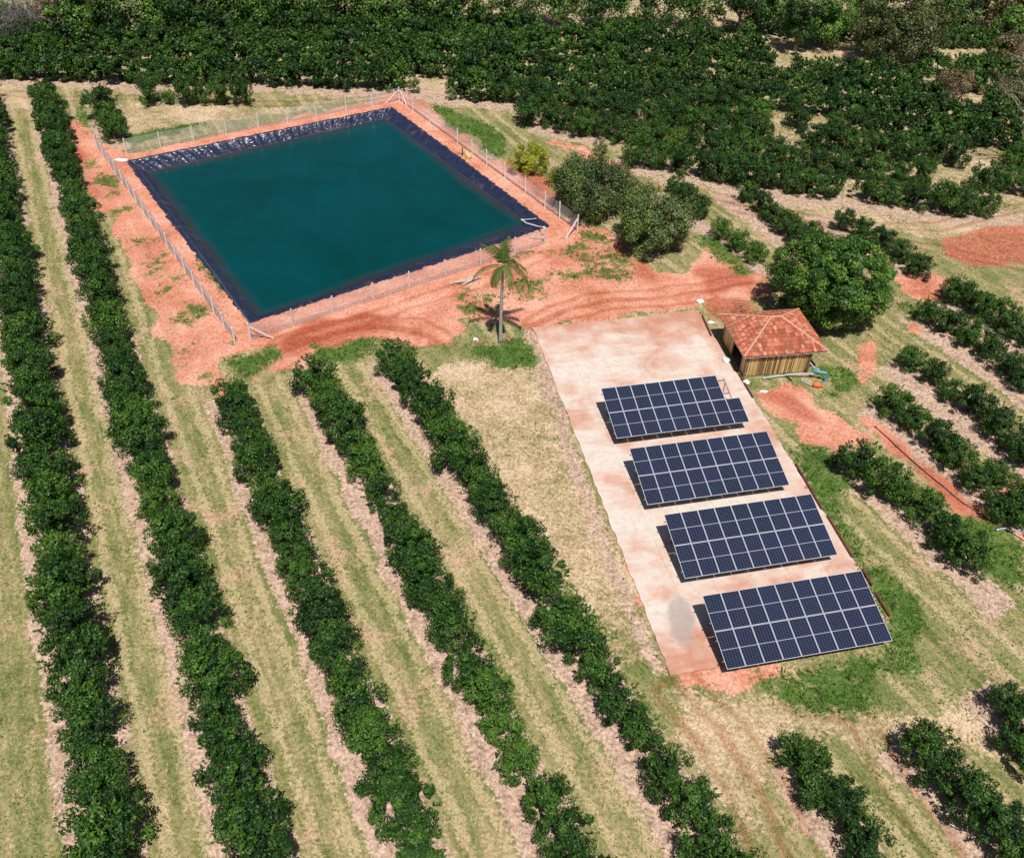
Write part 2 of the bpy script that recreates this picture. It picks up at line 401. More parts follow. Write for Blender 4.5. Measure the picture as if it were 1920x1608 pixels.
def ground_mat():
    m, nt, b = mat('farm_ground')
    A = N(nt, 'ShaderNodeAttribute', attribute_name='zone_a'); B = N(nt, 'ShaderNodeAttribute', attribute_name='zone_b')
    sa = N(nt, 'ShaderNodeSeparateColor'); L(nt, A.outputs['Color'], sa.inputs[0])
    sb = N(nt, 'ShaderNodeSeparateColor'); L(nt, B.outputs['Color'], sb.inputs[0])
    C = N(nt, 'ShaderNodeAttribute', attribute_name='zone_c'); sc = N(nt, 'ShaderNodeSeparateColor'); L(nt, C.outputs['Color'], sc.inputs[0])
    geo = N(nt, 'ShaderNodeNewGeometry').outputs['Position']
    mp = N(nt, 'ShaderNodeMapping'); mp.inputs['Rotation'].default_value = (0, 0, -R(27.1)); L(nt, geo, mp.inputs['Vector'])
    # rotate so local y runs along the rows, then stretch along y
    mp2 = N(nt, 'ShaderNodeMapping'); mp2.inputs['Scale'].default_value = (1, .16, 1)
    mp.inputs['Rotation'].default_value = (0, 0, R(-27.1)); L(nt, mp.outputs[0], mp2.inputs['Vector'])
    n_f = noise(nt, 4.2, 4, geo, .75); n_ff = noise(nt, 8.5, 3, geo, .8); n_m = noise(nt, 1.3, 6, geo, .7); n_l = noise(nt, .22, 4, geo, .6)
    n_s = noise(nt, 1.5, 5, mp2.outputs[0], .65); n_s2 = noise(nt, .55, 4, mp2.outputs[0], .6)
    def brk(mask, amt=.8, lo=.38, hi=.62, n=None):
        v = mth(nt, 'ADD', mask, mth(nt, 'MULTIPLY', mth(nt, 'SUBTRACT', n or n_mix, .5), amt * 2.6)); return sstep(nt, v, lo, hi)
    n_mix = mth(nt, 'ADD', mth(nt, 'MULTIPLY', n_m, .5), mth(nt, 'MULTIPLY', n_f, .5))
    n_big = mth(nt, 'ADD', mth(nt, 'MULTIPLY', n_m, .6), mth(nt, 'MULTIPLY', noise(nt, .5, 4, geo), .4))
    # dry mown grass
    gsel = mth(nt, 'ADD', mth(nt, 'MULTIPLY', n_s, .30), mth(nt, 'ADD', mth(nt, 'MULTIPLY', n_s2, .30), mth(nt, 'ADD', mth(nt, 'MULTIPLY', n_l, .08), mth(nt, 'MULTIPLY', n_mix, .32))))
    grass = ramp(nt, gsel, [(.40, (.11, .145, .038)), (.47, (.215, .225, .08)), (.525, (.335, .285, .135)), (.60, (.54, .40, .24))])
    straw = ramp(nt, mth(nt, 'ADD', mth(nt, 'MULTIPLY', n_mix, .6), mth(nt, 'MULTIPLY', n_l, .4)), [(.41, (.26, .22, .10)), (.48, (.48, .36, .21)), (.57, (.70, .52, .36))])
    litter = ramp(nt, n_mix, [(.39, (.32, .215, .15)), (.48, (.50, .345, .255)), (.58, (.65, .46, .355))])
    soil = ramp(nt, mth(nt, 'ADD', mth(nt, 'MULTIPLY', n_mix, .5), mth(nt, 'MULTIPLY', n_l, .5)), [(.39, (.48, .165, .095)), (.48, (.67, .275, .175)), (.59, (.80, .42, .31))])
    deep = ramp(nt, n_mix, [(.38, (.38, .10, .06)), (.6, (.60, .19, .115))])
    lush = ramp(nt, mth(nt, 'ADD', mth(nt, 'MULTIPLY', n_mix, .6), mth(nt, 'MULTIPLY', n_l, .4)), [(.38, (.03, .085, .012)), (.5, (.07, .15, .022)), (.62, (.15, .22, .045))])
    c = grass
    c = mixc(nt, mth(nt, 'MULTIPLY', brk(sc.outputs[1], .9), .65), c, (.55, .43, .25))
    c = mixc(nt, mth(nt, 'MULTIPLY', sstep(nt, mth(nt, 'ADD', mth(nt, 'MULTIPLY', noise(nt, .33, 4, geo), .7), mth(nt, 'MULTIPLY', n_f, .3)), .535, .62), .6), c, (.60, .37, .26))
    c = mixc(nt, brk(sa.outputs[2], 1.0, .3, .7), c, straw)
    c = mixc(nt, brk(sb.outputs[0], .7), c, litter)
    c = mixc(nt, brk(sa.outputs[0], .75), c, soil)
    c = mixc(nt, mth(nt, 'MULTIPLY', brk(sb.outputs[2], .8), .6), c, (.62, .27, .17))
    c = mixc(nt, mth(nt, 'MULTIPLY', brk(sb.outputs[1], .7, .2, .75), .9), c, deep)
    c = mixc(nt, mth(nt, 'MULTIPLY', brk(sc.outputs[0], .45, .25, .7), .85), c, mixc(nt, 1.0, c, (.72, .55, .45), 'MULTIPLY'))
    c = mixc(nt, mth(nt, 'MULTIPLY', brk(sa.outputs[1], 1.5, .3, .75, n_big), .92), c, lush)
    sp = ramp(nt, mth(nt, 'ADD', mth(nt, 'MULTIPLY', n_ff, .55), mth(nt, 'MULTIPLY', n_f, .45)), [(.38, .62), (.5, .98), (.6, 1.26)])
    c = mixc(nt, 1.0, c, sp, 'MULTIPLY')
    L(nt, c, b.inputs['Base Color']); b.inputs['Roughness'].default_value = .95; b.inputs['Specular IOR Level'].default_value = .15
    h = mth(nt, 'ADD', mth(nt, 'MULTIPLY', n_f, .6), mth(nt, 'MULTIPLY', n_m, .7))
    bump(nt, b, h, .8, .07)
    return m
gm = ground_mat()
gme = np_mesh('ground', np.stack([GX, GY, GZ], -1).reshape(-1, 3), F, gm, smooth=True)
for nm, ks in (('zone_a', ('soil', 'lush', 'straw')), ('zone_b', ('litter', 'deep', 'track')), ('zone_c', ('arc', 'alley', 'arc'))):
    a = gme.color_attributes.new(nm, 'FLOAT_COLOR', 'POINT')
    d = np.ones((nx * ny, 4), np.float32)
    for i, k in enumerate(ks): d[:, i] = Z[k].ravel()
    a.data.foreach_set('color', d.ravel())
tag(link('ground', gme), 'mown dry grass and red soil of the lime farm', 'ground', kind='structure')
def gz(x, y):
    j = int(np.clip(np.searchsorted(gx, x), 1, nx - 1)); i = int(np.clip(np.searchsorted(gy, y), 1, ny - 1))
    return float(GZ[i, j])

# ------------------------------------------------------------------ pond: liner + water
def quad_pts(C, n):
    out = []
    for i in range(4):
        a, b = C[i], C[(i + 1) % 4]
        for k in range(n): out.append(a + (b - a) * k / n)
    return np.array(out)
n_e = 200
O = quad_pts(RIM, n_e); Iw = quad_pts(WL, n_e)
outd = O - cen; outd /= np.linalg.norm(outd, axis=1)[:, None]
per = np.arange(len(O))
# a wavy, slightly creased lip lying on the soil, a wrinkled slope, then the bottom
rings = []
nz = lambda s, sc=1.0: (fbm(per * sc, per * 0 + s, 40 + s) - .5)
lip = O + outd * (.42 + nz(1, .5)[:, None] * .5)
rings.append((lip, .01 + np.abs(nz(2, .6)) * .06))
rings.append((O + (Iw - O) * .05, .10 + np.abs(nz(3, .9)) * .10 + .02))
NS = 12
side_of = per // n_e
for k in range(1, NS + 1):
    t = k / NS
    P = O + (Iw - O) * t
    sag = nz(4, .9) * .42 * math.sin(math.pi * min(t, .95)) + nz(5 + k % 3, .8) * .12 * math.sin(math.pi * min(t, .95))
    amp = np.where(side_of == 0, 1.7, .4)
    rings.append((P, .08 + (WATER_Z - .08) * t + sag * amp))
cw = sum(WL) / 4
for t, z in ((.04, -1.0), (.12, -1.9), (.25, -3.3), (.45, -3.6)):
    rings.append((Iw + (cw - Iw) * t, np.full(len(O), z)))
n = len(O); V = []; 
for P, z in rings: V.append(np.c_[P, z])
V = np.concatenate(V); Fq = []
for r in range(len(rings) - 1):
    for k in range(n): Fq.append([r * n + k, r * n + (k + 1) % n, (r + 1) * n + (k + 1) % n, (r + 1) * n + k])
Fq = np.array(Fq)
lm, nt, b = mat('black_geomembrane')
geo = N(nt, 'ShaderNodeNewGeometry').outputs['Position']
sx = N(nt, 'ShaderNodeSeparateXYZ'); L(nt, geo, sx.inputs[0])
nn = noise(nt, 1.3, 5, geo)
dry = ramp(nt, nn, [(.3, (.012, .017, .045)), (.7, (.03, .038, .085))])
silt = ramp(nt, nn, [(.3, (.09, .065, .075)), (.7, (.14, .09, .10))])
wet = sstep(nt, mth(nt, 'ADD', sx.outputs[2], mth(nt, 'MULTIPLY', nn, .06)), WATER_Z + .02, WATER_Z + .07)
L(nt, mixc(nt, wet, silt, dry), b.inputs['Base Color']); b.inputs['Roughness'].default_value = .27; b.inputs['Specular IOR Level'].default_value = 1.0
mps = N(nt, 'ShaderNodeMapping'); mps.inputs['Rotation'].default_value = (0, 0, -R(33.1)); L(nt, geo, mps.inputs['Vector'])
sms = N(nt, 'ShaderNodeSeparateXYZ'); L(nt, mps.outputs[0], sms.inputs[0])
seam = mth(nt, 'GREATER_THAN', mth(nt, 'ABSOLUTE', mth(nt, 'SUBTRACT', mth(nt, 'FRACT', mth(nt, 'DIVIDE', mth(nt, 'ADD', sms.outputs[0], mth(nt, 'MULTIPLY', nn, .3)), 5.8)), .5)), .488)
dust = sstep(nt, noise(nt, .7, 5, geo, .7), .52, .68)
L(nt, mixc(nt, mth(nt, 'MULTIPLY', dust, .35), mixc(nt, mth(nt, 'MULTIPLY', seam, .6), mixc(nt, wet, silt, dry), (.10, .11, .15)), (.22, .13, .11)), b.inputs['Base Color'])
bump(nt, b, mth(nt, 'ADD', noise(nt, 2.6, 3, geo, .5, .8), mth(nt, 'MULTIPLY', noise(nt, 7, 2, geo), .3)), .7, .12)
lo = link('pond_liner', np_mesh('pond_liner', V, Fq, lm, smooth=True))
tag(lo, 'wrinkled black plastic liner covering the banks of the rectangular pond', 'pond liner')
# water surface: fine grid of the waterline quad, pushed slightly into the bank
gn = 60; S, T = np.meshgrid(np.linspace(0, 1, gn), np.linspace(0, 1, gn))
WLo = [p + (p - cw) / np.linalg.norm(p - cw) * .25 for p in WL]
Wp = ((1 - S) * (1 - T))[..., None] * WLo[0] + (S * (1 - T))[..., None] * WLo[1] + (S * T)[..., None] * WLo[2] + ((1 - S) * T)[..., None] * WLo[3]
ed = segdist(Wp[..., 0], Wp[..., 1], [tuple(p) for p in WLo] + [tuple(WLo[0])])
ii = np.arange(gn * gn).reshape(gn, gn)
Fw = np.stack([ii[:-1, :-1], ii[:-1, 1:], ii[1:, 1:], ii[1:, :-1]], -1).reshape(-1, 4)
wm, nt, b = mat('pond_water')
geo = N(nt, 'ShaderNodeNewGeometry').outputs['Position']
dep = N(nt, 'ShaderNodeAttribute', attribute_name='tint').outputs['Fac']
nl = noise(nt, .09, 4, geo, .6, .6); nm_ = noise(nt, .5, 4, geo)
depn = mth(nt, 'ADD', dep, mth(nt, 'MULTIPLY', mth(nt, 'SUBTRACT', nl, .5), 2.2))
body = ramp(nt, mth(nt, 'ADD', mth(nt, 'MULTIPLY', nl, .7), mth(nt, 'MULTIPLY', nm_, .3)), [(.35, (.0, .042, .042)), (.65, (.0, .060, .070))])
shal = ramp(nt, nm_, [(.3, (.035, .05, .06)), (.7, (.06, .058, .065))])
L(nt, mixc(nt, sstep(nt, depn, -.3, 1.5), shal, body), b.inputs['Base Color'])
b.inputs['Roughness'].default_value = .12; b.inputs['IOR'].default_value = 1.33
bump(nt, b, mth(nt, 'ADD', noise(nt, 3.0, 3, geo), noise(nt, .8, 2, geo)), .3, .06)
trn = N(nt, 'ShaderNodeBsdfTransparent'); trn.inputs[0].default_value = (.75, .85, .85, 1)
mx = N(nt, 'ShaderNodeMixShader'); L(nt, mth(nt, 'ADD', mth(nt, 'MULTIPLY', sstep(nt, depn, -.4, 1.2), .6), .40), mx.inputs[0])
L(nt, trn.outputs[0], mx.inputs[1]); L(nt, b.outputs[0], mx.inputs[2]); L(nt, mx.outputs[0], nt.nodes['Material Output'].inputs[0])
wo = link('pond_water', np_mesh('pond_water', np.concatenate([Wp, np.full((gn, gn, 1), WATER_Z)], -1).reshape(-1, 3), Fw, wm, tint=ed.ravel(), smooth=True))
tag(wo, 'still teal water filling the lined irrigation pond', 'water', kind='structure')

# ------------------------------------------------------------------ concrete pad
pm, nt, b = mat('stained_concrete')
geo = N(nt, 'ShaderNodeNewGeometry').outputs['Position']
mp = N(nt, 'ShaderNodeMapping'); mp.inputs['Rotation'].default_value = (0, 0, -AZ); L(nt, geo, mp.inputs['Vector'])
pv = mp.outputs[0]
s3 = N(nt, 'ShaderNodeSeparateXYZ'); L(nt, pv, s3.inputs[0])
n1 = noise(nt, .28, 6, pv, .65, .4); n2 = noise(nt, 2.2, 5, pv, .7); n3 = noise(nt, 14, 3, pv)
mp3 = N(nt, 'ShaderNodeMapping'); mp3.inputs['Scale'].default_value = (.5, 1.6, 1); L(nt, pv, mp3.inputs['Vector'])
n4 = noise(nt, .5, 5, mp3.outputs[0], .7, .8)
# soil washed over the slab: strong at the far (upper) end and in the aisles between the arrays
aisle = mth(nt, 'PINGPONG', mth(nt, 'SUBTRACT', s3.outputs[1], 28.4), 3.4)
dirt = mth(nt, 'ADD', mth(nt, 'MULTIPLY', n1, .85), mth(nt, 'ADD', mth(nt, 'MULTIPLY', n4, .35), mth(nt, 'MULTIPLY', n2, .30)))
dirt = mth(nt, 'SUBTRACT', dirt, .26)
dirt = mth(nt, 'ADD', dirt, mth(nt, 'MULTIPLY', sstep(nt, s3.outputs[1], 58.5, 65), .16))
dirt = mth(nt, 'ADD', dirt, mth(nt, 'MULTIPLY', sstep(nt, mth(nt, 'MULTIPLY', s3.outputs[1], -1.0), -34.5, -29), .20))
dirt = mth(nt, 'ADD', dirt, mth(nt, 'MULTIPLY', sstep(nt, s3.outputs[0], 26, 32), .08))
c = ramp(nt, dirt, [(.45, (.74, .64, .56)), (.53, (.71, .53, .44)), (.61, (.66, .41, .32)), (.72, (.57, .27, .18))])
c = mixc(nt, 1.0, c, ramp(nt, n2, [(.25, .78), (.5, 1.0), (.75, 1.12)]), 'MULTIPLY')
c = mixc(nt, 1.0, c, ramp(nt, n3, [(.3, .85), (.6, 1.04)]), 'MULTIPLY')
# slab joints
jx = mth(nt, 'ABSOLUTE', mth(nt, 'SUBTRACT', mth(nt, 'FRACT', mth(nt, 'DIVIDE', mth(nt, 'SUBTRACT', s3.outputs[0], 16.7), 2.52)), .5))
jy = mth(nt, 'ABSOLUTE', mth(nt, 'SUBTRACT', mth(nt, 'FRACT', mth(nt, 'DIVIDE', mth(nt, 'SUBTRACT', s3.outputs[1], 29.0), 5.1)), .5))
jj = mth(nt, 'MAXIMUM', mth(nt, 'GREATER_THAN', jx, .491), mth(nt, 'GREATER_THAN', jy, .4955))
c = mixc(nt, mth(nt, 'MULTIPLY', jj, mth(nt, 'MULTIPLY', n2, .6)), c, (.33, .20, .15))
# grey wet stain beside the nearest array
stc = at(1276, 1160)
vsb = N(nt, 'ShaderNodeVectorMath', operation='SUBTRACT'); L(nt, geo, vsb.inputs[0]); vsb.inputs[1].default_value = (stc[0], stc[1], 0)
mst = N(nt, 'ShaderNodeMapping'); mst.inputs['Rotation'].default_value = (0, 0, R(-2)); mst.inputs['Scale'].default_value = (1 / .75, 1 / 1.9, 0); L(nt, vsb.outputs[0], mst.inputs['Vector'])
ln = N(nt, 'ShaderNodeVectorMath', operation='LENGTH'); L(nt, mst.outputs[0], ln.inputs[0])
st = sstep(nt, mth(nt, 'ADD', ln.outputs['Value'], mth(nt, 'MULTIPLY', mth(nt, 'SUBTRACT', noise(nt, .7, 3, geo), .5), 1.3)), 1.25, .75)
c = mixc(nt, mth(nt, 'MULTIPLY', st, .62), c, (.34, .29, .28))
L(nt, c, b.inputs['Base Color']); b.inputs['Roughness'].default_value = .9; b.inputs['Specular IOR Level'].default_value = .2
bump(nt, b, n2, .3, .02)
# slab outline with chipped edges
pts = []
for i in range(len(PADR)):
    a_, b_ = PADR[i], PADR[(i + 1) % len(PADR)]; nseg = int(np.linalg.norm(b_ - a_) / .4)
    for k in range(nseg):
        q = a_ + (b_ - a_) * k / nseg; d_ = (b_ - a_) / np.linalg.norm(b_ - a_); nrm = np.array([-d_[1], d_[0]])
        pts.append(q + nrm * (rnd.random() * .13 - .03))
npad = len(pts)
V = [(p[0], p[1], .07) for p in pts] + [(p[0], p[1], -.2) for p in pts]
Fp = [list(range(npad))] + [[i, i + npad, (i + 1) % npad + npad, (i + 1) % npad] for i in range(npad)]
tag(link('concrete_pad', np_mesh('concrete_pad', V, Fp, pm)), 'long pale concrete pad stained by red soil under the solar arrays', 'pavement', kind='structure')
PADZ = .07

# ------------------------------------------------------------------ solar arrays
cm, nt, b = mat('solar_cells')
tc = N(nt, 'ShaderNodeTexCoord').outputs['Object']
s3 = N(nt, 'ShaderNodeSeparateXYZ'); L(nt, tc, s3.inputs[0])
PW, PL = 1.134, 2.278
def gridline(src, per_, w):
    f = mth(nt, 'FRACT', mth(nt, 'DIVIDE', src, per_)); f = mth(nt, 'ABSOLUTE', mth(nt, 'SUBTRACT', f, .5)); return mth(nt, 'GREATER_THAN', f, .5 - w)
gxl = gridline(mth(nt, 'ADD', s3.outputs[0], PW / 2 - .03), (PW - .06) / 6, .035)
gyl = gridline(mth(nt, 'ADD', s3.outputs[1], 0), (PL - .07) / 24, .06)
mid = mth(nt, 'LESS_THAN', mth(nt, 'ABSOLUTE', s3.outputs[1]), .016)
rr = N(nt, 'ShaderNodeObjectInfo').outputs['Random']
vz = N(nt, 'ShaderNodeTexVoronoi'); vz.inputs['Scale'].default_value = 6.5; L(nt, tc, vz.inputs['Vector'])
cell = mixc(nt, rr, (.005, .009, .028), (.009, .014, .042))
cell = mixc(nt, mth(nt, 'MULTIPLY', noise(nt, 1.2, 3, tc), .5), cell, (.014, .017, .036))
c = mixc(nt, mth(nt, 'MULTIPLY', mth(nt, 'MAXIMUM', gxl, gyl), .8), cell, (.15, .18, .27))
c = mixc(nt, mth(nt, 'MULTIPLY', mid, .85), c, (.55, .57, .65))
L(nt, c, b.inputs['Base Color']); b.inputs['Roughness'].default_value = .15; b.inputs['Specular IOR Level'].default_value = .3
TILT = R(15.12)
mb = MB(); mb.box((0, 0, 0), (PW - .040, PL - .040, .028)); pm_me = mb.mesh('solar_panel', cm)
mb = MB()
for sx_ in (-1, 1): mb.box((sx_ * (PW / 2 - .011), 0, .002), (.022, PL, .04))
for sy_ in (-1, 1): mb.box((0, sy_ * (PL / 2 - .011), .0025), (PW - .044, .022, .039))
fr_me = mb.mesh('frame', M['alu'])
ARR = [(19.375, 48.497, 1.03, 1, 'solar array nearest the tiled shed, shorter by one panel in its upper row'),
       (19.439, 41.628, .95, 0, 'second solar array from the tiled shed, full rectangle of eighteen panels'),
       (19.665, 34.975, .99, 0, 'third solar array from the tiled shed, beside the grey wet stain on concrete'),
       (19.69, 28.156, .97, 0, 'solar array nearest the camera, at the grassy end of the concrete pad')]
ca, sa_ = math.cos(TILT), math.sin(TILT)
for (a0, b0, z0, miss, lab) in ARR:
    base = ab(a0, b0)
    root = empty('solar_array', (base[0], base[1], 0), AZ)
    tag(root, lab, 'solar array', 'solar arrays lined up on the concrete pad')
    def loc(x, s, off=0):  # point on the tilted plane: x along, s up the slope, off normal to it
        return (x, s * ca - off * sa_, z0 + s * sa_ + off * ca)
    for r_ in range(2):
        for k in range(9):
            if miss and r_ == 1 and k == 8: continue
            x = PW / 2 + k * (PW + .02); s = PL / 2 + r_ * (PL + .03)
            p = link('solar_panel', pm_me, root); p.location = loc(x, s); p.rotation_euler = (TILT, 0, 0)
            f = link('frame', fr_me, p)
    Wt = 9 * PW + .16
    for s in (.5, 1.75, 2.85, 4.1):
        mbr = MB(); mbr.bar(loc(-.1, s, -.075), loc(Wt + .06 - (PW * .55 if miss and s > 2.5 else 0), s, -.075), .05, .07); mbr.build('rail', M['galv'], root)
    for k in range(9):
        x = .55 + k * (Wt - 1.1) / 8
        for s in (.75, 3.9):
            ml = MB(); pt = loc(x, s, -.16); ml.bar((pt[0], pt[1], PADZ if b0 + pt[1] > 28.9 else 0), pt, .045)
            ml.box((pt[0], pt[1], PADZ + .01), (.13, .13, .02)); ml.build('leg', M['galv'], root)
        mr = MB(); mr.bar(loc(x, .2, -.14), loc(x, 4.35, -.14), .05, .06); q0 = loc(x, 2.2, -.18); q1 = loc(x, 3.9, -.18)
        mr.bar(q0, (q1[0], q1[1], .5), .035); mr.build('rafter', M['galv'], root)

# ------------------------------------------------------------------ shed
HZ = R(10.0); HC = np.array([21.12, 64.2])
hx = np.array([math.cos(HZ), math.sin(HZ)]); hy = np.array([-hx[1], hx[0]])
shed = empty('shed', (HC[0], HC[1], 0), HZ)
tag(shed, 'small wooden shed with a hipped orange clay tile roof beside the round tree', 'shed')
ex, ey, ez, rz_ = 3.5, 3.05, 2.25, 3.75   # eave half sizes, eave height, ridge height
rl = .42
wmz, nt, b = mat('weathered_planks')
tc = N(nt, 'ShaderNodeTexCoord').outputs['Object']
s3 = N(nt, 'ShaderNodeSeparateXYZ'); L(nt, tc, s3.inputs[0])
al_ = mth(nt, 'ADD', s3.outputs[0], s3.outputs[1])
pid = mth(nt, 'FLOOR', mth(nt, 'DIVIDE', al_, .2))
wnz = N(nt, 'ShaderNodeTexWhiteNoise', noise_dimensions='1D'); L(nt, pid, wnz.inputs['W'])
mpp = N(nt, 'ShaderNodeMapping'); mpp.inputs['Scale'].default_value = (6, 6, .6); L(nt, tc, mpp.inputs['Vector'])
gr = noise(nt, 1.5, 5, mpp.outputs[0], .7)
c = ramp(nt, wnz.outputs['Value'], [(0, (.20, .11, .05)), (.3, (.58, .38, .15)), (1, (.80, .58, .26))])
c = mixc(nt, 1.0, c, ramp(nt, gr, [(.3, .6), (.65, 1.15)]), 'MULTIPLY')
L(nt, c, b.inputs['Base Color']); b.inputs['Roughness'].default_value = .85
M['plank'] = wmz
wx0, wx1, wy0, wy1 = -3.05, 2.4, -2.72, 2.45
def wall(a_, b_, name='wall'):
    mbw = MB(); a_ = np.array(a_, float); b_ = np.array(b_, float); Lw = np.linalg.norm(b_ - a_); d_ = (b_ - a_) / Lw
    nrm = np.array([d_[1], -d_[0]]); x = 0.0
    while x < Lw - .05:
        w = rnd.uniform(.16, .24); w = min(w, Lw - x); gap = rnd.choice([.012, .015, .02, .05, .07])
        q = a_ + d_ * (x + w / 2) + nrm * rnd.uniform(-.015, .015)
        hgt = 2.28 - rnd.uniform(0, .05)
        mbw.box((q[0], q[1], hgt / 2 + .05), (w - gap, .03, hgt - .1), ((d_[0], d_[1], 0), (nrm[0], nrm[1], 0), (0, 0, 1)))
        x += w
    for z in (.3, 1.2, 2.1): mbw.bar((*(a_ - nrm * .06), z), (*(b_ - nrm * .06), z), .06, .09)
    return mbw.build(name, M['plank'], shed)
for p_, q_ in (((wx0, wy0), (wx1, wy0)), ((wx1, wy0), (wx1, wy1)), ((wx1, wy1), (wx0, wy1)), ((wx0, wy1), (wx0, .1)), ((wx0, -1.9), (wx0, wy0))): wall(p_, q_)
mdl = MB(); mdl.box((wx0, -.9, 2.2), (.08, 2.1, .14)); mdl.build('door_lintel', M['bark'], shed)
mf = MB(); mf.box((-.32, -.13, .04), (5.35, 5.05, .10)); mf.build('floor_slab', M['bark'], shed)
for cx_, cy_ in ((wx0, wy0), (wx1, wy0), (wx1, wy1), (wx0, wy1)):
    mc = MB(); mc.box((cx_, cy_, 1.2), (.14, .14, 2.3)); mc.build('corner_post', M['bark'], shed)
tm, nt, b = mat('clay_tiles')
oi = N(nt, 'ShaderNodeAttribute', attribute_name='tint').outputs['Fac']
tc = N(nt, 'ShaderNodeTexCoord').outputs['Object']
mold = noise(nt, 1.1, 6, tc, .7); fine = noise(nt, 9, 4, tc)
c = ramp(nt, oi, [(0, (.33, .085, .045)), (.45, (.52, .15, .08)), (.85, (.66, .23, .13)), (1, (.74, .38, .24))])
c = mixc(nt, sstep(nt, mold, .5, .66), c, (.30, .13, .085)); c = mixc(nt, 1.0, c, ramp(nt, fine, [(.3, .8), (.7, 1.12)]), 'MULTIPLY')
L(nt, c, b.inputs['Base Color']); b.inputs['Roughness'].default_value = .85
def tiled_face(eave_a, eave_b, top_a, top_b):
    """barrel tiles laid in courses over one roof slope; returns V,F,tint"""
    A_, B_, C_, D_ = map(lambda q: np.array(q, float), (eave_a, eave_b, top_b, top_a))
    e = (B_ - A_); Le = np.linalg.norm(e); e /= Le
    nrm = np.cross(e, D_ - A_); nrm /= np.linalg.norm(nrm); sl = np.cross(nrm, e)
    hgt = (D_ - A_) @ sl; xa, xb = (D_ - A_) @ e, (C_ - A_) @ e
    V = []; Fc = []; T_ = []
    course = .36; ncs = int(round(hgt / course)); course = hgt / ncs; tw = .235
    for r in range(ncs):
        s0 = r * course; s1 = s0 + course * 1.12
        def lim(s): t = s / hgt; return xa * t, Le + (xb - Le) * t
        l0, r0 = lim(s0 + course / 2)
        k0 = int(math.floor(l0 / tw)); k1 = int(math.ceil(r0 / tw))
        for k in range(k0, k1):
            x0 = max(k * tw, l0 - .05); x1 = min((k + 1) * tw, r0 + .05)
            if x1 - x0 < .05: continue
            jit = rnd.uniform(-.015, .015); tt = rnd.random() ** 1.3
            n_ = 5; bi = len(V)
            for (s, lift) in ((s0 - .02 + jit, .055), (min(s1, hgt + .03), .015)):
                for i in range(n_):
                    f_ = i / (n_ - 1); x = x0 + (x1 - x0) * f_
                    V.append(A_ + e * x + sl * s + nrm * (lift + .06 * math.sin(math.pi * f_))); T_.append(tt)
            for i in range(n_ - 1): Fc.append([bi + i, bi + i + 1, bi + n_ + i + 1, bi + n_ + i])
    b0 = len(V)
    for q in (A_, B_, C_, D_): V.append(q - nrm * .03); T_.append(.1)
    Fc.append([b0, b0 + 1, b0 + 2, b0 + 3])
    return V, Fc, T_
E_ = [(-ex, -ey, ez), (ex, -ey, ez), (ex, ey, ez), (-ex, ey, ez)]; RL_, RR_ = (-rl, 0, rz_), (rl, 0, rz_)
faces = [(E_[0], E_[1], RL_, RR_), (E_[1], E_[2], RR_, RR_), (E_[2], E_[3], RR_, RL_), (E_[3], E_[0], RL_, RL_)]
allV, allF, allT = [], [], []
for fA, fB, tA, tB in faces:
    V, Fc, T_ = tiled_face(fA, fB, tA, tB); n0 = len(allV); allV += V; allF += [[i + n0 for i in f] for f in Fc]; allT += T_
rme = np_mesh('roof', allV, allF, tm, tint=np.array(allT)); roof = link('roof', rme, shed)
ridge_m = simple('ridge_tiles', (.66, .34, .22), .85, var=.2, scale=5)
for q0, q1 in ((E_[0], RL_), (E_[1], RR_), (E_[2], RR_), (E_[3], RL_), (RL_, RR_)):
    q0 = np.array(q0, float) + (0, 0, .06); q1 = np.array(q1, float) + (0, 0, .06); Lr = np.linalg.norm(q1 - q0); ns = max(2, int(Lr / .4)); mr = MB()
    for k in range(ns): mr.tube([q0 + (q1 - q0) * k / ns, q0 + (q1 - q0) * (k + 1.08) / ns], [.10, .085], 7)
    mr.build('ridge_cap', ridge_m, roof, smooth=False)
mfas = MB()
for i in range(4): mfas.bar(np.array(E_[i]) * (.985, .985, 1) - (0, 0, .10), np.array(E_[(i + 1) % 4]) * (.985, .985, 1) - (0, 0, .10), .04, .12)
mfas.build('fascia', M['drywood'], shed)
for i, x in enumerate(np.linspace(-3.2, 3.2, 9)):
    pass

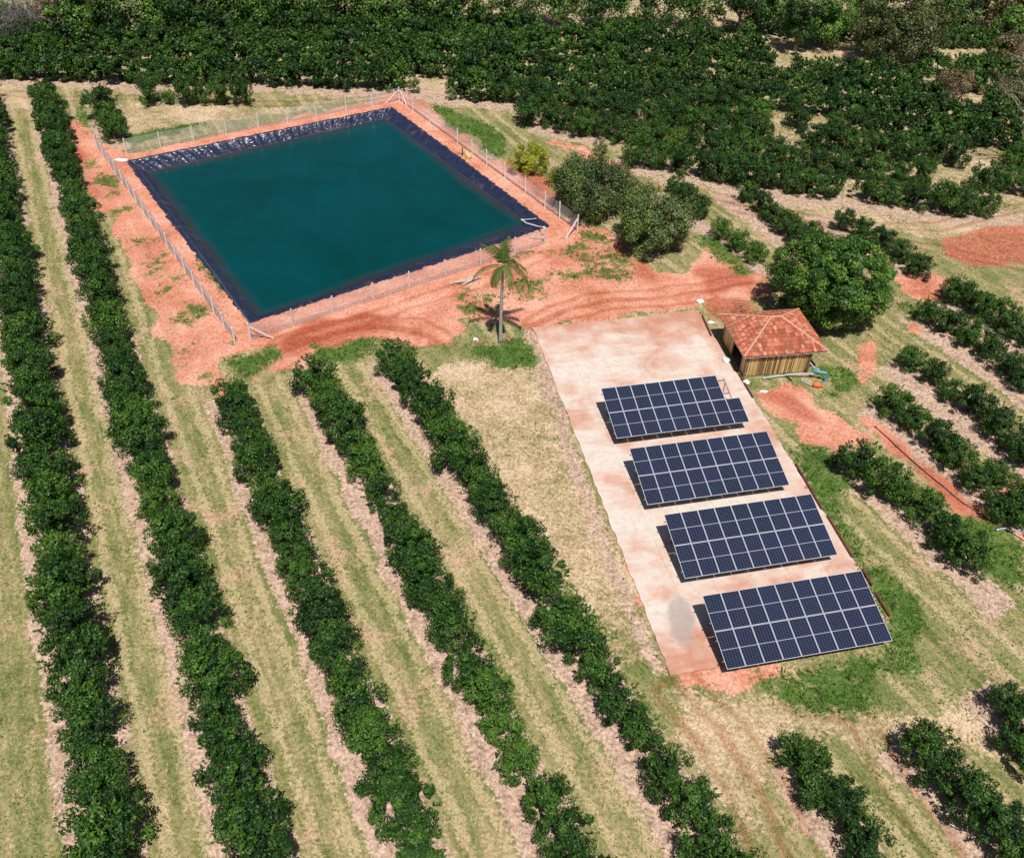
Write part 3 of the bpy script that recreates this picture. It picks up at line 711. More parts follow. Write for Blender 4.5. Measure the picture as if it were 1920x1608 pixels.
# ------------------------------------------------------------------ foliage builders
def leaf_quads(C, Nn, size, asp, rg, tint):
    n = len(C)
    Nn = Nn / (np.linalg.norm(Nn, axis=1)[:, None] + 1e-9)
    r = rg.normal(size=(n, 3)); t = np.cross(Nn, r); t /= np.linalg.norm(t, axis=1)[:, None] + 1e-9
    w = np.cross(Nn, t); l = (size * rg.uniform(.7, 1.3, n))[:, None]
    V = np.stack([C - t * l * .5, C + w * l * asp * .5 + Nn * l * .08, C + t * l * .5, C - w * l * asp * .5 + Nn * l * .08], 1).reshape(-1, 3)
    F = np.arange(4 * n).reshape(n, 4)
    return V, F, np.repeat(tint, 4)
def crown_mesh(name, material, rx, ry, h0, h1, nclump, nleaf, size, seed, asp=.5, clump_r=.28, shoots=0, tmean=.42, tvar=.34, flat=0.0, core=.35, topw=1.0, spread=1.0):
    rg = np.random.default_rng(seed); hz = (h1 - h0) / 2; cz = (h0 + h1) / 2
    d = rg.normal(size=(nclump, 3)); d /= np.linalg.norm(d, axis=1)[:, None]
    rad = rg.uniform(.62, .95, nclump) ** .7
    nc = int(nclump * core); rad[:nc] *= rg.uniform(.15, .65, nc)
    lob = 1 + .16 * np.sin(3 * np.arctan2(d[:, 1], d[:, 0]) + seed) * spread + rg.normal(0, .07, nclump) * spread
    # squarish shoulders: push the lower half outwards
    sh = np.where(d[:, 2] < 0, 1.0 / np.maximum(.55, np.sqrt(1 - .55 * d[:, 2] ** 2)), 1.0)
    Cc = np.stack([d[:, 0] * rx * rad * lob * sh, d[:, 1] * ry * rad * lob * sh, cz + d[:, 2] * hz * rad * topw], 1)
    cr = rg.uniform(.75, 1.3, nclump) * clump_r * (rx + ry) / 2
    ct = np.clip(rg.normal(tmean, tvar * .6, nclump), 0, 1)
    ci = rg.integers(0, nclump, nleaf)
    e = rg.normal(size=(nleaf, 3)); e /= np.linalg.norm(e, axis=1)[:, None]
    rr_ = rg.uniform(.55, 1.08, nleaf)
    P = Cc[ci] + e * (cr[ci] * rr_)[:, None] * np.array([1, 1, 1 - flat])
    P[:, 2] = np.maximum(P[:, 2], h0 * .6)
    out_ = P - np.array([0, 0, cz - hz * .4]); out_ /= np.linalg.norm(out_, axis=1)[:, None]
    Nn = e * .8 + out_ * .5 + rg.normal(0, .55, (nleaf, 3)) + np.array([0, 0, .25])
    tn = np.clip(ct[ci] + rg.normal(0, tvar * .6, nleaf), 0, 1)
    parts = [leaf_quads(P, Nn, size, asp, rg, tn)]
    if shoots:
        ds = rg.normal(size=(shoots, 3)); ds[:, 2] = np.abs(ds[:, 2]) * .8 + .05; ds /= np.linalg.norm(ds, axis=1)[:, None]
        b0 = np.stack([ds[:, 0] * rx * .9, ds[:, 1] * ry * .9, cz + ds[:, 2] * hz * .9], 1)
        dd = ds + rg.normal(0, .35, ds.shape) + np.array([0, 0, .35]); dd /= np.linalg.norm(dd, axis=1)[:, None]
        ln_ = rg.uniform(.25, .6, shoots) * (rx + ry) / 4 * 1.0
        m = 16; tt = np.tile(np.linspace(.1, 1, m), shoots); si = np.repeat(np.arange(shoots), m)
        Ps = b0[si] + dd[si] * (tt * ln_[si])[:, None] + rg.normal(0, .05, (shoots * m, 3)) * (1.2 - tt)[:, None]
        Ns = rg.normal(size=(shoots * m, 3)) + dd[si] * .3
        ts = np.clip(rg.normal(tmean + .28, tvar * .5, shoots * m), 0, 1)
        parts.append(leaf_quads(Ps, Ns, size, asp, rg, ts))
    V = []; Fs = []; T = []; o = 0
    for v, f, t in parts: V.append(v); Fs.append(f + o); T.append(t); o += len(v)
    return np_mesh(name, np.concatenate(V), np.concatenate(Fs), material, tint=np.concatenate(T))
def trunk_mesh(h, r, seed, limbs=5, spread=.8, mat_=None, lean=(0, 0)):
    rg = random.Random(seed); mb = MB()
    top = np.array([lean[0], lean[1], h]); mb.tube([(0, 0, -.1), top * .5 + (rg.uniform(-.05, .05) * h, 0, 0), top], [r * 1.3, r, r * .75], 8)
    for k in range(limbs):
        a = k * 2 * math.pi / limbs + rg.random(); s = np.array([0, 0, h * rg.uniform(.45, .9)]) + np.array([lean[0], lean[1], 0]) * .7
        e = s + np.array([math.cos(a) * spread, math.sin(a) * spread, spread * rg.uniform(.6, 1.1)])
        mb.tube([s, (s + e) / 2 + np.array([0, 0, .08 * spread]), e], [r * .6, r * .42, r * .2], 6)
    return mb.mesh('trunk', mat_ or M['bark'])
# lime trees
LIME = [crown_mesh('crown', M['lime'], 1.55, 1.45, .18, 2.75 + .12 * (i % 3), 46, 6200, .155, 100 + i, asp=.55, clump_r=.24, shoots=34, spread=1.2) for i in range(8)]
LIMEL = [crown_mesh('crown', M['lime'], 1.5, 1.4, .18, 2.7, 40, 5000, .155, 140 + i, asp=.55, clump_r=.24, shoots=44, tmean=.72, spread=1.2) for i in range(2)]
LTR = [trunk_mesh(1.0, .09, 60 + i, 5, .8) for i in range(3)]
VAR_FAR = [None]
ORD = 'first second third fourth fifth sixth seventh eighth ninth tenth eleventh twelfth thirteenth fourteenth fifteenth sixteenth seventeenth eighteenth nineteenth twentieth'.split()
TENS = {2: 'twenty', 3: 'thirty', 4: 'forty', 5: 'fifty', 6: 'sixty', 7: 'seventy'}
def ordn(n):
    if n <= 20: return ORD[n - 1]
    t, u_ = divmod(n, 10)
    if u_ == 0: return {3: 'thirtieth', 4: 'fortieth', 5: 'fiftieth', 6: 'sixtieth', 7: 'seventieth'}[t]
    return TENS[t] + '-' + ORD[u_ - 1]
RDESC = {'A': 'from the far end, leftmost long row', 'B': 'from the far end, long row left of pond',
 'C': 'from the pond, row below its nearest corner', 'D': 'from the pond, middle of three central rows',
 'E': 'from the pond, row closest to concrete pad', 'F': 'from the arrays, row below the nearest one',
 'G': 'from the top, big tree row bottom right', 'H': 'from the top, lowest row on right edge',
 'I': 'from the pad, short row right of arrays', 'J': 'from the shed, first row above red ditch',
 'K': 'from the shed, second row above red ditch', 'L': 'from the left, third row above red ditch',
 'N': 'from the left, fourth row above red ditch', 'O': 'from the top, row right of grey shrubs',
 'P': 'from the top, row ending behind round tree', 'Q': 'from the top, row before the red field',
 'S': 'from the top, short stub outside pond corner'}
def inview(x, y, m=60, h=2.0):
    P = np.array([x, y, 0.0])
    if (P - cam_o) @ fw < 1: return False
    a = project(P); b_ = project(P + (0, 0, h))
    return (-m < a[0] < W0 + m) and (b_[1] < H0 + m) and (a[1] > -m)
EXPL = {  # crown centres in the photo, with size
 'I': [(1614, 864, 1.12), (1657, 900, 1.12), (1690, 925, .8), (1738, 950, 1.0), (1774, 1001, .88), (1819, 1038, 1.02)],
 'J': [(1673, 752, .98), (1713, 784, .92), (1757, 818, 1.0), (1798, 852, .95), (1836, 897, .9), (1872, 888, .8), (1880, 944, .95), (1912, 936, .85), (1922, 965, .9)],
 'K': [(1708, 671, .85), (1752, 697, .82), (1787, 733, .72), (1828, 754, 1.0), (1877, 794, .95), (1911, 827, .98), (1945, 850, .95)],
 'L': [(1745, 582, .85), (1780, 603, .95), (1822, 622, .95), (1860, 648, .92), (1897, 681, .95), (1925, 705, .95)],
 'N': [(1795, 541, 1.0), (1815, 556, .8), (1845, 574, .95), (1880, 590, .92), (1911, 613, .92), (1940, 630, .9)],
 'F': [(1513, 1425, 1.12), (1530, 1470, .9), (1577, 1497, 1.0), (1622, 1570, 1.0)],
 'G': [(1747, 1408, 1.22), (1813, 1482, 1.2), (1880, 1548, 1.15), (1935, 1600, 1.1)],
 'H': [(1893, 1320, .95), (1917, 1376, .95), (1950, 1420, 1.0)],
 'O': [(1268, 345, .8), (1290, 362, .9), (1310, 388, .85), (1353, 426, .85), (1385, 448, .9), (1417, 471, .85)],
 'P': [(1403, 358, .92), (1427, 381, .92), (1450, 400, .9), (1474, 420, .9), (1497, 438, .88), (1522, 436, .85)],
 'Q': [(1583, 413, .85), (1620, 431, .85), (1653, 449, .88), (1690, 470, .88), (1727, 497, .95)]}
trees = []   # (dist, x, y, scale, key, ordinal, light)
for (u0, vf, vn, sc, key) in ROWS:
    if key in EXPL:
        for n_, (px, py, s) in enumerate(EXPL[key], 1):
            p = at(px, py, 1.3 * s); trees.append((math.hypot(p[0], p[1]), p[0], p[1], s * (.80 if key in 'FGH' else .90), key, n_, px == 1738 or (key == 'O' and n_ > 3)))
        continue
    v = vf - .9; n_ = 0
    while v > vn:
        u_ = u0 + rnd.uniform(-.22, .22); vv = v + rnd.uniform(-.3, .3); v -= SPACING * rnd.uniform(.92, 1.08)
        skip = False
        s = sc * rnd.uniform(.80, 1.15)
        p = uv(u_, vv)
        if skip or not inview(p[0], p[1]): continue
        if key == 'D' and 41.0 < vv < 43.4: s *= .62
        n_ += 1; trees.append((math.hypot(p[0], p[1]), p[0], p[1], s, key, n_, rnd.random() < .10))
GAPS = [(1450, 235), (1455, 262), (1482, 275), (1522, 240), (1545, 245), (1580, 250), (1545, 280), (1640, 265), (1612, 310), (1655, 300), (1350, 268), (1370, 272), (1292, 298), (1285, 300),
        (1545, 120), (1570, 115), (1590, 120), (1720, 125), (1740, 122), (1690, 130), (1790, 190), (1810, 195), (1830, 205), (1815, 315), (1835, 310), (1860, 315), (1880, 300), (1900, 300), (1915, 310), (1700, 175), (1170, 160),
        (805, 172), (825, 172), (790, 165), (840, 165), (860, 165), (1420, 210), (870, 30), (1800, 320)]
farl = []
for k in range(-2, 8):
    x = -130.0; n_ = 0
    while x < 120:
        slope = (edge_y(x + 1) - edge_y(x)); x += 2.25 / math.hypot(1, slope) * rnd.uniform(.9, 1.1)
        y = float(edge_y(x)) + 6.15 * k + rnd.uniform(-.35, .35) + 1.2
        if k == -2 and (x < 11.5 or x > 50): continue
        if k == -1 and (x < .8 or x > 80): continue
        lim = 144 if x < 34 else (139 if x < 60 else 152)
        if x < 34 and y > np.interp(x, [-90, -60, -30, 34], [139, 145, 147, 143]): continue
        if 34 <= x < 66 and 133.5 < y < 145.5 - (4 if x > 56 else 0): continue
        if y > 153: continue
        if x > 22 and rnd.random() < .03 + .12 * (fbm(np.float64(x * .12), np.float64(y * .12), 66, 2) > .58): continue
        if not inview(x, y, 40, 3): continue
        px, py = project(np.array([x, y, 0.0]))
        if any(abs(px - g[0]) < 11 and abs(py - 6 - g[1]) < 7 for g in GAPS): continue
        if -14.5 < x < -8.2 and k == 0: continue
        n_ += 1
        farl.append((math.hypot(x, y), x, y, rnd.uniform(.9, 1.22) * (1.0 if x > 0 else 1.08), k, n_, rnd.random() < .08))
farl.sort()
n_ind = max(0, 296 - len(trees))
ind, rest = farl[:n_ind], farl[n_ind:]
print('near trees', len(trees), 'far', len(farl), 'individual far', len(ind))
# renumber the individually built far trees per row from the left
cnt = {}
ind2 = []
for t in sorted(ind, key=lambda q: (q[4], q[1])):
    cnt[t[4]] = cnt.get(t[4], 0) + 1; ind2.append(t[:5] + (cnt[t[4]],) + t[6:])
FDESC = {-2: 'from the left, nearest row of far orchard', -1: 'from the left, second row of far orchard',
         0: 'from the left, third row of far orchard', 1: 'from the left, fourth row of far orchard',
         2: 'from the left, fifth row of far orchard'}
def lime(x, y, s, light, label, grp, i):
    root = empty('lime_tree', (x, y, gz(x, y)), rnd.uniform(0, 6.28))
    root.scale = (s * rnd.uniform(.93, 1.07), s * rnd.uniform(.93, 1.07), s * rnd.uniform(.92, 1.1))
    me = LIMEL[i % 2] if light else LIME[(i * 5 + rnd.randrange(8)) % 8]
    link('crown', me, root); link('trunk', LTR[i % 3], root)
    tag(root, label, 'tree', grp); return root
for i, (d_, x, y, s, key, n_, lt) in enumerate(trees):
    lime(x, y, s, lt, f"{'bright' if lt else 'dark'} green lime tree, {ordn(n_)} {RDESC[key]}", 'lime trees planted in rows', i)
for i, (d_, x, y, s, k, n_, lt) in enumerate(ind2):
    lime(x, y, s, lt, f"{'bright' if lt else 'dark'} lime tree, {ordn(n_)} {FDESC.get(k, 'from the left behind the fifth far row')}", 'lime trees planted in rows', i + 3)
# the rest of the far orchard reads as one mass
FAR_SRC = [crown_mesh('crown', M['lime'], 1.6, 1.5, .2, 2.9, 30, 1500, .30, 200 + i, asp=.6, clump_r=.26, shoots=14) for i in range(4)]
srcs = []
for me in FAR_SRC:
    v = np.empty(len(me.vertices) * 3, np.float32); me.vertices.foreach_get('co', v)
    t = np.empty(len(me.vertices), np.float32); me.attributes['tint'].data.foreach_get('value', t)
    srcs.append((v.reshape(-1, 3), t))
Vs, Ts = [], []
for i, (d_, x, y, s, k, n_, lt) in enumerate(rest):
    v, t = srcs[i % 4]; a = rnd.uniform(0, 6.28); ca_, sa2 = math.cos(a), math.sin(a)
    Vs.append(np.c_[(v[:, 0] * ca_ - v[:, 1] * sa2) * s + x, (v[:, 0] * sa2 + v[:, 1] * ca_) * s + y, v[:, 2] * s * rnd.uniform(.92, 1.12)])
    br = .14 if (x > 55 and y > 128) else 0
    Ts.append(np.clip(t + rnd.uniform(-.2, .24) + (.2 if lt else 0) + br + .10, 0, 1))
Vs = np.concatenate(Vs); nq = len(Vs) // 4
om = np_mesh('orchard', Vs, np.arange(nq * 4).reshape(nq, 4), M['lime'], tint=np.concatenate(Ts))
tag(link('orchard', om), 'dense dark green orchard rows filling the far background', 'orchard', kind='stuff')
for me in FAR_SRC: bpy.data.meshes.remove(me)
# six trees outside the far fence
for i, (px, s, me, lab) in enumerate(((283, 1.25, LIME[0], 'tall dark lime tree, leftmost of the six beyond the far fence'),
        (317, .62, LIMEL[0], 'small pale young lime tree, second of the six beyond the far fence'),
        (352, 1.2, LIME[3], 'dark lime tree, third of the six beyond the far fence'),
        (383, .9, LIMEL[1], 'low light green lime tree, fourth of the six beyond the far fence'),
        (418, 1.15, LIME[5], 'dark lime tree, fifth of the six beyond the far fence'),
        (453, 1.05, LIME[6], 'bushy lime tree, rightmost of the six beyond the far fence'))):
    p = at(px, 198); r_ = empty('lime_tree', (p[0], p[1] + .4, 0), i * 1.3); r_.scale = (s * .85, s * .85, s * 1.1)
    link('crown', me, r_); link('trunk', LTR[i % 3], r_); tag(r_, lab, 'tree', 'lime trees planted in rows')

def big_tree(name, px, py, zc, rx, ry, h0, h1, mt, nclump, nleaf, size, seed, label, trunk_r=.25, tr_h=None, cr=.24, bark=None, asp=.5, dx=0, **kw):
    p = at(px, py, zc); root = empty(name, (p[0], p[1], gz(p[0], p[1])))
    link('crown', crown_mesh('crown', mt, rx, ry, h0, h1, nclump, nleaf, size, seed, asp=asp, clump_r=cr, **kw), root)
    link('trunk', trunk_mesh(tr_h or h1 * .4, trunk_r, seed, 7, rx * .5, bark), root)
    tag(root, label, 'tree'); return root
big_tree('mango_tree', 1563, 524, 3.6, 5.4, 5.0, .5, 7.5, M['mango'], 480, 84000, .21, 301, 'large round dark green tree beside the tiled shed', .4, cr=.105, tvar=.5, core=.3, flat=.15, spread=.5)
big_tree('shrubby_tree', 1112, 352, 2.7, 4.0, 3.5, .4, 5.7, M['shrub'], 120, 30000, .22, 302, 'grey green shrubby tree beside the yellow bush and pond corner', .2, cr=.2, tvar=.45, shoots=60, core=.2)
big_tree('shrubby_tree', 1226, 420, 2.6, 3.5, 3.5, .2, 5.9, M['shrub'], 100, 24000, .22, 303, 'grey green shrubby tree with dry twigs, nearer the red track', .2, cr=.2, tvar=.45, shoots=60, core=.2)
big_tree('yellow_bush', 993, 295, 1.7, 2.05, 1.9, .2, 3.3, M['yellow'], 60, 10000, .18, 304, 'rounded yellow green bush outside the right pond fence', .1, cr=.24, tmean=.62)
big_tree('pale_shrub', 1048, 330, 1.0, 1.3, 1.2, .1, 1.9, M['yellow'], 26, 3000, .16, 305, 'small yellow green shrub between the yellow bush and grey tree', .06, cr=.28, tmean=.3)
big_tree('pale_shrub', 775, 164, .9, .95, .9, .1, 2.0, M['pale'], 18, 1600, .17, 306, 'pale small shrub just behind the far pond fence corner', .05)
big_tree('pale_shrub', 845, 174, .9, .85, .85, .1, 2.0, M['pale'], 18, 1600, .17, 307, 'pale small shrub at the left end of the orchard clearing', .05)
big_tree('pale_shrub', 1126, 276, .9, .9, .9, .1, 2.0, M['pale'], 18, 1700, .17, 308, 'thin young shrub alone before the far orchard edge', .05)
big_tree('dark_tree', 1503, 40, 4.2, 3.0, 3.0, .8, 8.6, M['lime'], 60, 9000, .32, 309, 'dark tree at the top beside the bright green one', .3, cr=.24)
big_tree('bright_tree', 1558, 36, 4.2, 3.7, 3.2, .8, 8.8, M['bright'], 70, 11000, .32, 310, 'bright light green tree at the top edge of the orchard', .3, cr=.24)
big_tree('olive_tree', 1686, 50, 5.2, 6.1, 5.6, 1.0, 10.6, M['olive'], 130, 24000, .36, 311, 'large round olive brown tree at the top right', .5, cr=.18, tvar=.35, core=.25)
WOODS = [(12, 25, 'grey', 5.0, 7.5), (62, 22, 'grey', 5.2, 7), (2, 40, 'bright', 3.0, 5), (102, 18, 'brown', 3, 7), (128, 22, 'bright', 3.4, 7.5), (155, 10, 'yellow', 3, 7), (200, 12, 'lime', 4.5, 8),
         (252, 10, 'pale', 4, 8), (290, 14, 'bright', 3.8, 7), (345, 6, 'lime', 4.5, 8), (405, 4, 'shrub', 4.2, 8), (470, 4, 'bright', 4.5, 8), (540, 2, 'lime', 4.5, 8), (620, 2, 'mango', 4.5, 8), (700, 0, 'bright', 4.5, 8),
         (780, 2, 'mango', 4.6, 8), (860, 0, 'lime', 4.6, 8), (950, 0, 'shrub', 4.6, 8), (1040, 0, 'bright', 4.6, 8), (1130, 0, 'mango', 4.6, 8), (1215, 0, 'lime', 4.6, 8), (1300, 2, 'mango', 4.6, 8),
         (1392, 10, 'lime', 4.2, 8), (1448, 4, 'bright', 4, 8), (1610, -6, 'bright', 4, 8), (1770, 6, 'lime', 4.5, 8), (1800, 26, 'shrub', 3, 5.5), (1830, 4, 'olive', 4.4, 8), (1878, 22, 'brown', 3.4, 6), (1905, 50, 'bright', 3.2, 5.5), (1925, 10, 'shrub', 4, 8)]
CN = {'grey': 'leafless grey', 'bright': 'bright green', 'brown': 'dry brown', 'yellow': 'yellow green', 'lime': 'dark green', 'pale': 'pale green', 'shrub': 'grey green', 'mango': 'mid green', 'olive': 'olive'}
for i, (px, py, mk, r_, h_) in enumerate(WOODS):
    ref = 'left corner' if px < 110 else ('left part' if px < 330 else ('left of the centre' if px < 620 else ('centre' if px < 1240 else ('right part' if px < 1640 else 'right corner'))))
    t = big_tree('woodland_tree', px, py, h_ * .5, r_, r_ * .9, .3, h_, M[mk], 46, 4200 if mk != 'grey' else 6000, .40 if mk != 'grey' else .34, 400 + i,
             f'{CN[mk]} woodland tree, {ordn(i + 1)} from left along the top edge', .22, cr=.25, asp=.55 if mk != 'grey' else .12, bark=M['palebark'] if mk == 'grey' else None)
    t['group'] = 'woodland trees along the top edge'
# brown shrubs below the bare tree
for px, py, r_, h_, lab in ((1795, 165, 3.0, 4.6, 'dry brown shrubby tree left of the tall bare tree'), (1905, 88, 3.0, 4.5, 'dry brown bush at the right edge above the bare tree')):
    big_tree('brown_shrub', px, py, h_ * .5, r_, r_ * .9, .5, h_, M['brown'], 40, 3400, .26, 500 + px, lab, .15, cr=.25, tvar=.4)
for px, py in ():
    pass

# tall bare tree on the right edge
bt = at(1905, 310); root = empty('bare_tree', (bt[0], bt[1], 0)); tag(root, 'tall pale tree with bare grey branches at the right edge', 'tree')
mbt = MB(); tips = []
def limb(p, d, L_, r_, depth, rg):
    pts = [p]; q = np.array(p, float); dd = np.array(d, float)
    for i in range(4):
        dd = dd + np.array([rg.uniform(-.22, .22), rg.uniform(-.22, .22), rg.uniform(-.12, .2)]); dd /= np.linalg.norm(dd); q = q + dd * L_ / 4; pts.append(q.copy())
    mbt.tube(pts, [r_ * (1 - .13 * i) for i in range(5)], 7 if depth < 2 else 5, cap=False)
    if depth >= 4: tips.append(q); return
    for k in range(2 if depth else 3):
        nd = dd + np.array([rg.uniform(-.8, .8), rg.uniform(-.8, .8), rg.uniform(-.25, .45)]); nd /= np.linalg.norm(nd)
        limb(q, nd, L_ * rg.uniform(.6, .8), r_ * .55, depth + 1, rg)
    if depth >= 1: tips.append(q)
rgt = random.Random(21)
mbt.tube([(0, 0, -.1), (.15, .1, 2), (.3, 0, 4.2), (.25, -.1, 5.6)], [.42, .32, .27, .24], 9, cap=False)
for d in ((-.95, -.1, .35), (-.6, .4, .75), (.4, .2, .9), (.8, -.3, .5), (-.3, -.6, .7)): limb((.25, -.1, 5.4), d, 3.2, .15, 1, rgt)
mbt.build('trunk', M['palebark'], root, smooth=True)
tp = np.array(tips); rg = np.random.default_rng(5); ci = rg.integers(0, len(tp), 2600)
P = tp[ci] + rg.normal(0, .33, (2600, 3)); v, f, t = leaf_quads(P, rg.normal(size=(2600, 3)), .2, .5, rg, np.clip(rg.normal(.5, .25, 2600), 0, 1))
link('crown', np_mesh('crown', v, f, M['brown'], tint=t), root)

# ------------------------------------------------------------------ palm
pb = at(938, 640); palm = empty('palm_tree', (pb[0], pb[1], 0)); tag(palm, 'tall slender palm with drooping fronds on the grass before the pad', 'palm tree')
mb = MB(); ptz = [(0.0, 0, -.1), (.02, 0, .25), (.0, .02, 2), (.03, .05, 4.2), (.10, .06, 6.6)]
mb.tube(ptz, [.21, .16, .13, .12, .11], 12); mb.build('trunk', M['palmbark'], palm, smooth=True)
mb = MB(); mb.tube([(.10, .06, 6.6), (.12, .06, 7.4)], [.13, .07], 10); mb.build('crownshaft', simple('crownshaft', (.30, .33, .12), .5), palm, smooth=True)
mb = MB(); mb.tube([(-.05, -.05, 6.5), (-.22, -.12, 6.3), (-.27, -.14, 5.85)], [.05, .10, .07], 7); mb.build('dry_sheath', M['whiteplastic'], palm, smooth=True)
base = np.array([.12, .06, 7.3])
fr = [(185, .25, 3.3, 1.3), (150, 1.1, 2.6, .9), (215, -.1, 2.5, 1.7), (118, .9, 2.3, .8), (30, .8, 3.1, 1.0), (-22, .35, 3.3, 1.6), (5, .55, 2.9, 1.8), (75, 1.2, 2.4, .5), (-70, .5, 2.5, 1.5), (250, .4, 2.4, 1.6), (100, 1.6, 2.0, .3), (55, .4, 2.6, 1.5)]
for k, (azd, el, Lf, droop) in enumerate(fr):
    a = R(azd); rg = np.random.default_rng(700 + k); n_ = 44
    pts = []; q = base.copy(); e_ = el
    for i in range(n_ + 1):
        pts.append(q.copy()); d = np.array([math.cos(a) * math.cos(e_), math.sin(a) * math.cos(e_), math.sin(e_)]); q = q + d * Lf / n_; e_ -= droop / n_ * 1.25
    pts = np.array(pts); ml = MB(); ml.tube(pts[::4], list(np.linspace(.03, .008, len(pts[::4]))), 5); Vq, Fq2, Tq = [], [], []
    side = np.array([-math.sin(a), math.cos(a), 0])
    for i in range(4, n_):
        for sg in (-1, 1):
            tl = .62 * math.sin(math.pi * (.12 + .86 * i / n_)) ** .6 * rg.uniform(.85, 1.1)
            d = (pts[min(i + 1, n_)] - pts[i - 1]); d /= np.linalg.norm(d)
            o_ = side * sg * .8 + d * .6 + np.array([0, 0, -.35 + rg.uniform(-.2, .15)]); o_ /= np.linalg.norm(o_)
            w_ = d * .028; n0 = len(Vq); p0 = pts[i]
            mid_ = p0 + o_ * tl * .5; tip = p0 + o_ * tl + np.array([0, 0, -.12 * tl])
            Vq += [p0 - w_, p0 + w_, mid_ + w_ * .9, tip, mid_ - w_ * .9]; Fq2.append([n0, n0 + 1, n0 + 2, n0 + 3, n0 + 4])
            Tq += [np.clip((.62 if k in (0, 2) else .38) + rg.normal(0, .12), 0, 1)] * 5
    n1 = len(ml.V); V_all = np.array(ml.V + [tuple(v) for v in Vq]); F_all = ml.F + [[i + n1 for i in f] for f in Fq2]
    link('frond', np_mesh('frond', V_all, F_all, M['palm'], tint=np.array([.6] * n1 + Tq)), palm)

# ------------------------------------------------------------------ pond fences
M['wire'] = simple('galvanised_wire', (.72, .70, .72), .5)
def fence(P, posts, label, h=1.65, braces=(), bars=False, top_lean=0):
    """P ends of the run (ground points); posts parameters 0..1 along it"""
    a, b_ = np.array(P[0][:2]), np.array(P[1][:2]); Lf = np.linalg.norm(b_ - a); d = (b_ - a) / Lf
    root = empty('fence', (a[0], a[1], 0)); tag(root, label, 'fence', 'wire fences round the pond')
    for t in posts:
        q = d * Lf * t; mp_ = MB(); lx, ly = rnd.uniform(-.03, .03), rnd.uniform(-.03, .03)
        mp_.bar((q[0], q[1], -.05), (q[0] + lx, q[1] + ly, h + .12), .13, .12)
        mp_.bar((q[0] + lx, q[1] + ly, h + .12), (q[0] + lx, q[1] + ly, h + .18), .07)
        mp_.build('post', M['post'], root)
    for (t, sgn, dirv) in braces:
        q = d * Lf * t; dv = d * sgn if dirv is None else np.array(dirv) / np.linalg.norm(dirv)
        mb_ = MB(); mb_.bar((q[0] + dv[0] * 1.9, q[1] + dv[1] * 1.9, 0), (q[0] + dv[0] * .07, q[1] + dv[1] * .07, h * .85), .10); mb_.build('brace', M['post'], root)
    # woven wire mesh: real thin wires, vertical pickets and line wires
    perp = np.array([-d[1], d[0]]); xs = np.arange(.04, Lf, .10); off = perp * .075; V = []; w_ = .0055
    def prism(p0, p1, a1, a2):
        n0 = len(V)
        for p_ in (p0, p1):
            V.extend([p_ + a1 * w_, p_ - a1 * w_ * .6 + a2 * w_, p_ - a1 * w_ * .6 - a2 * w_])
        return [[n0, n0 + 1, n0 + 4, n0 + 3], [n0 + 1, n0 + 2, n0 + 5, n0 + 4], [n0 + 2, n0, n0 + 3, n0 + 5]]
    Ff = []; d3 = np.array([d[0], d[1], 0]); p3 = np.array([perp[0], perp[1], 0]); z3 = np.array([0, 0, 1.0])
    for x in xs:
        q = d * x + off; Ff += prism(np.array([q[0], q[1], .03]), np.array([q[0] + rnd.uniform(-.02, .02), q[1], h - .02]), d3, p3)
    for z in np.arange(.05, h, .105):
        a0 = d * 0 + off; a1_ = d * Lf + off; Ff += prism(np.array([a0[0], a0[1], z]), np.array([a1_[0], a1_[1], z]), z3, p3)
    link('wire_mesh', np_mesh('wire_mesh', V, np.array(Ff), M['wire']), root)
    mw = MB()
    for z in (h - .03, h * .5, .1): mw.tube([(*(perp * .075), z), (*(d * Lf + perp * .075), z)], .012, 4)
    mw.build('tension_wire', M['galv'], root)
def tpar(P, pix):
    a, b_ = P[0][:2], P[1][:2]; d = b_ - a; return [float((at(*q)[:2] - a) @ d / (d @ d)) for q in pix]
Pf = (at(235, 288), at(749, 189)); fence(Pf, tpar(Pf, [(238, 287), (300, 273), (361, 260), (422, 248), (483, 237), (537, 227), (591, 217), (646, 205), (698, 199), (749, 189)]),
      'long wire fence with pale posts along the far side of the pond', 1.6, [(1.0, -1, None)])
Pr = (at(750, 190), at(1082, 434)); fence(Pr, [0.02, .09] + tpar(Pr, [(810, 230), (862, 268), (890, 288), (918, 308), (948, 334), (985, 362), (1019, 390), (1050, 409), (1082, 434)]),
      'wire fence with pale posts along the right side of the pond', 1.7, [(0.0, 1, None), (1.0, -1, (-.75, -1))])
Pn = (at(1022, 456), at(470, 637)); fence(Pn, tpar(Pn, [(1021, 456), (965, 475), (900, 495), (833, 516), (766, 538), (698, 559), (623, 584), (549, 609), (470, 636)]),
      'wire fence with pale posts along the near side of the pond', 1.55, [(0.0, 1, (-1.0, .55)), (1.0, -1, (1, .15))])
Pl = (at(183, 278), at(441, 643)); fence(Pl, [i / 17 for i in range(18)], 'wire fence beside the dirt track on the left side of the pond', 1.45)

# ------------------------------------------------------------------ smaller things
def strip(name, pts, w, h, mt, label, cat, group=None, z=0):
    mb = MB()
    for p_, q_ in zip(pts[:-1], pts[1:]): mb.bar((*p_, z + h / 2), (*q_, z + h / 2), w, h)
    o = mb.build(name, mt); tag(o, label, cat, group); return o
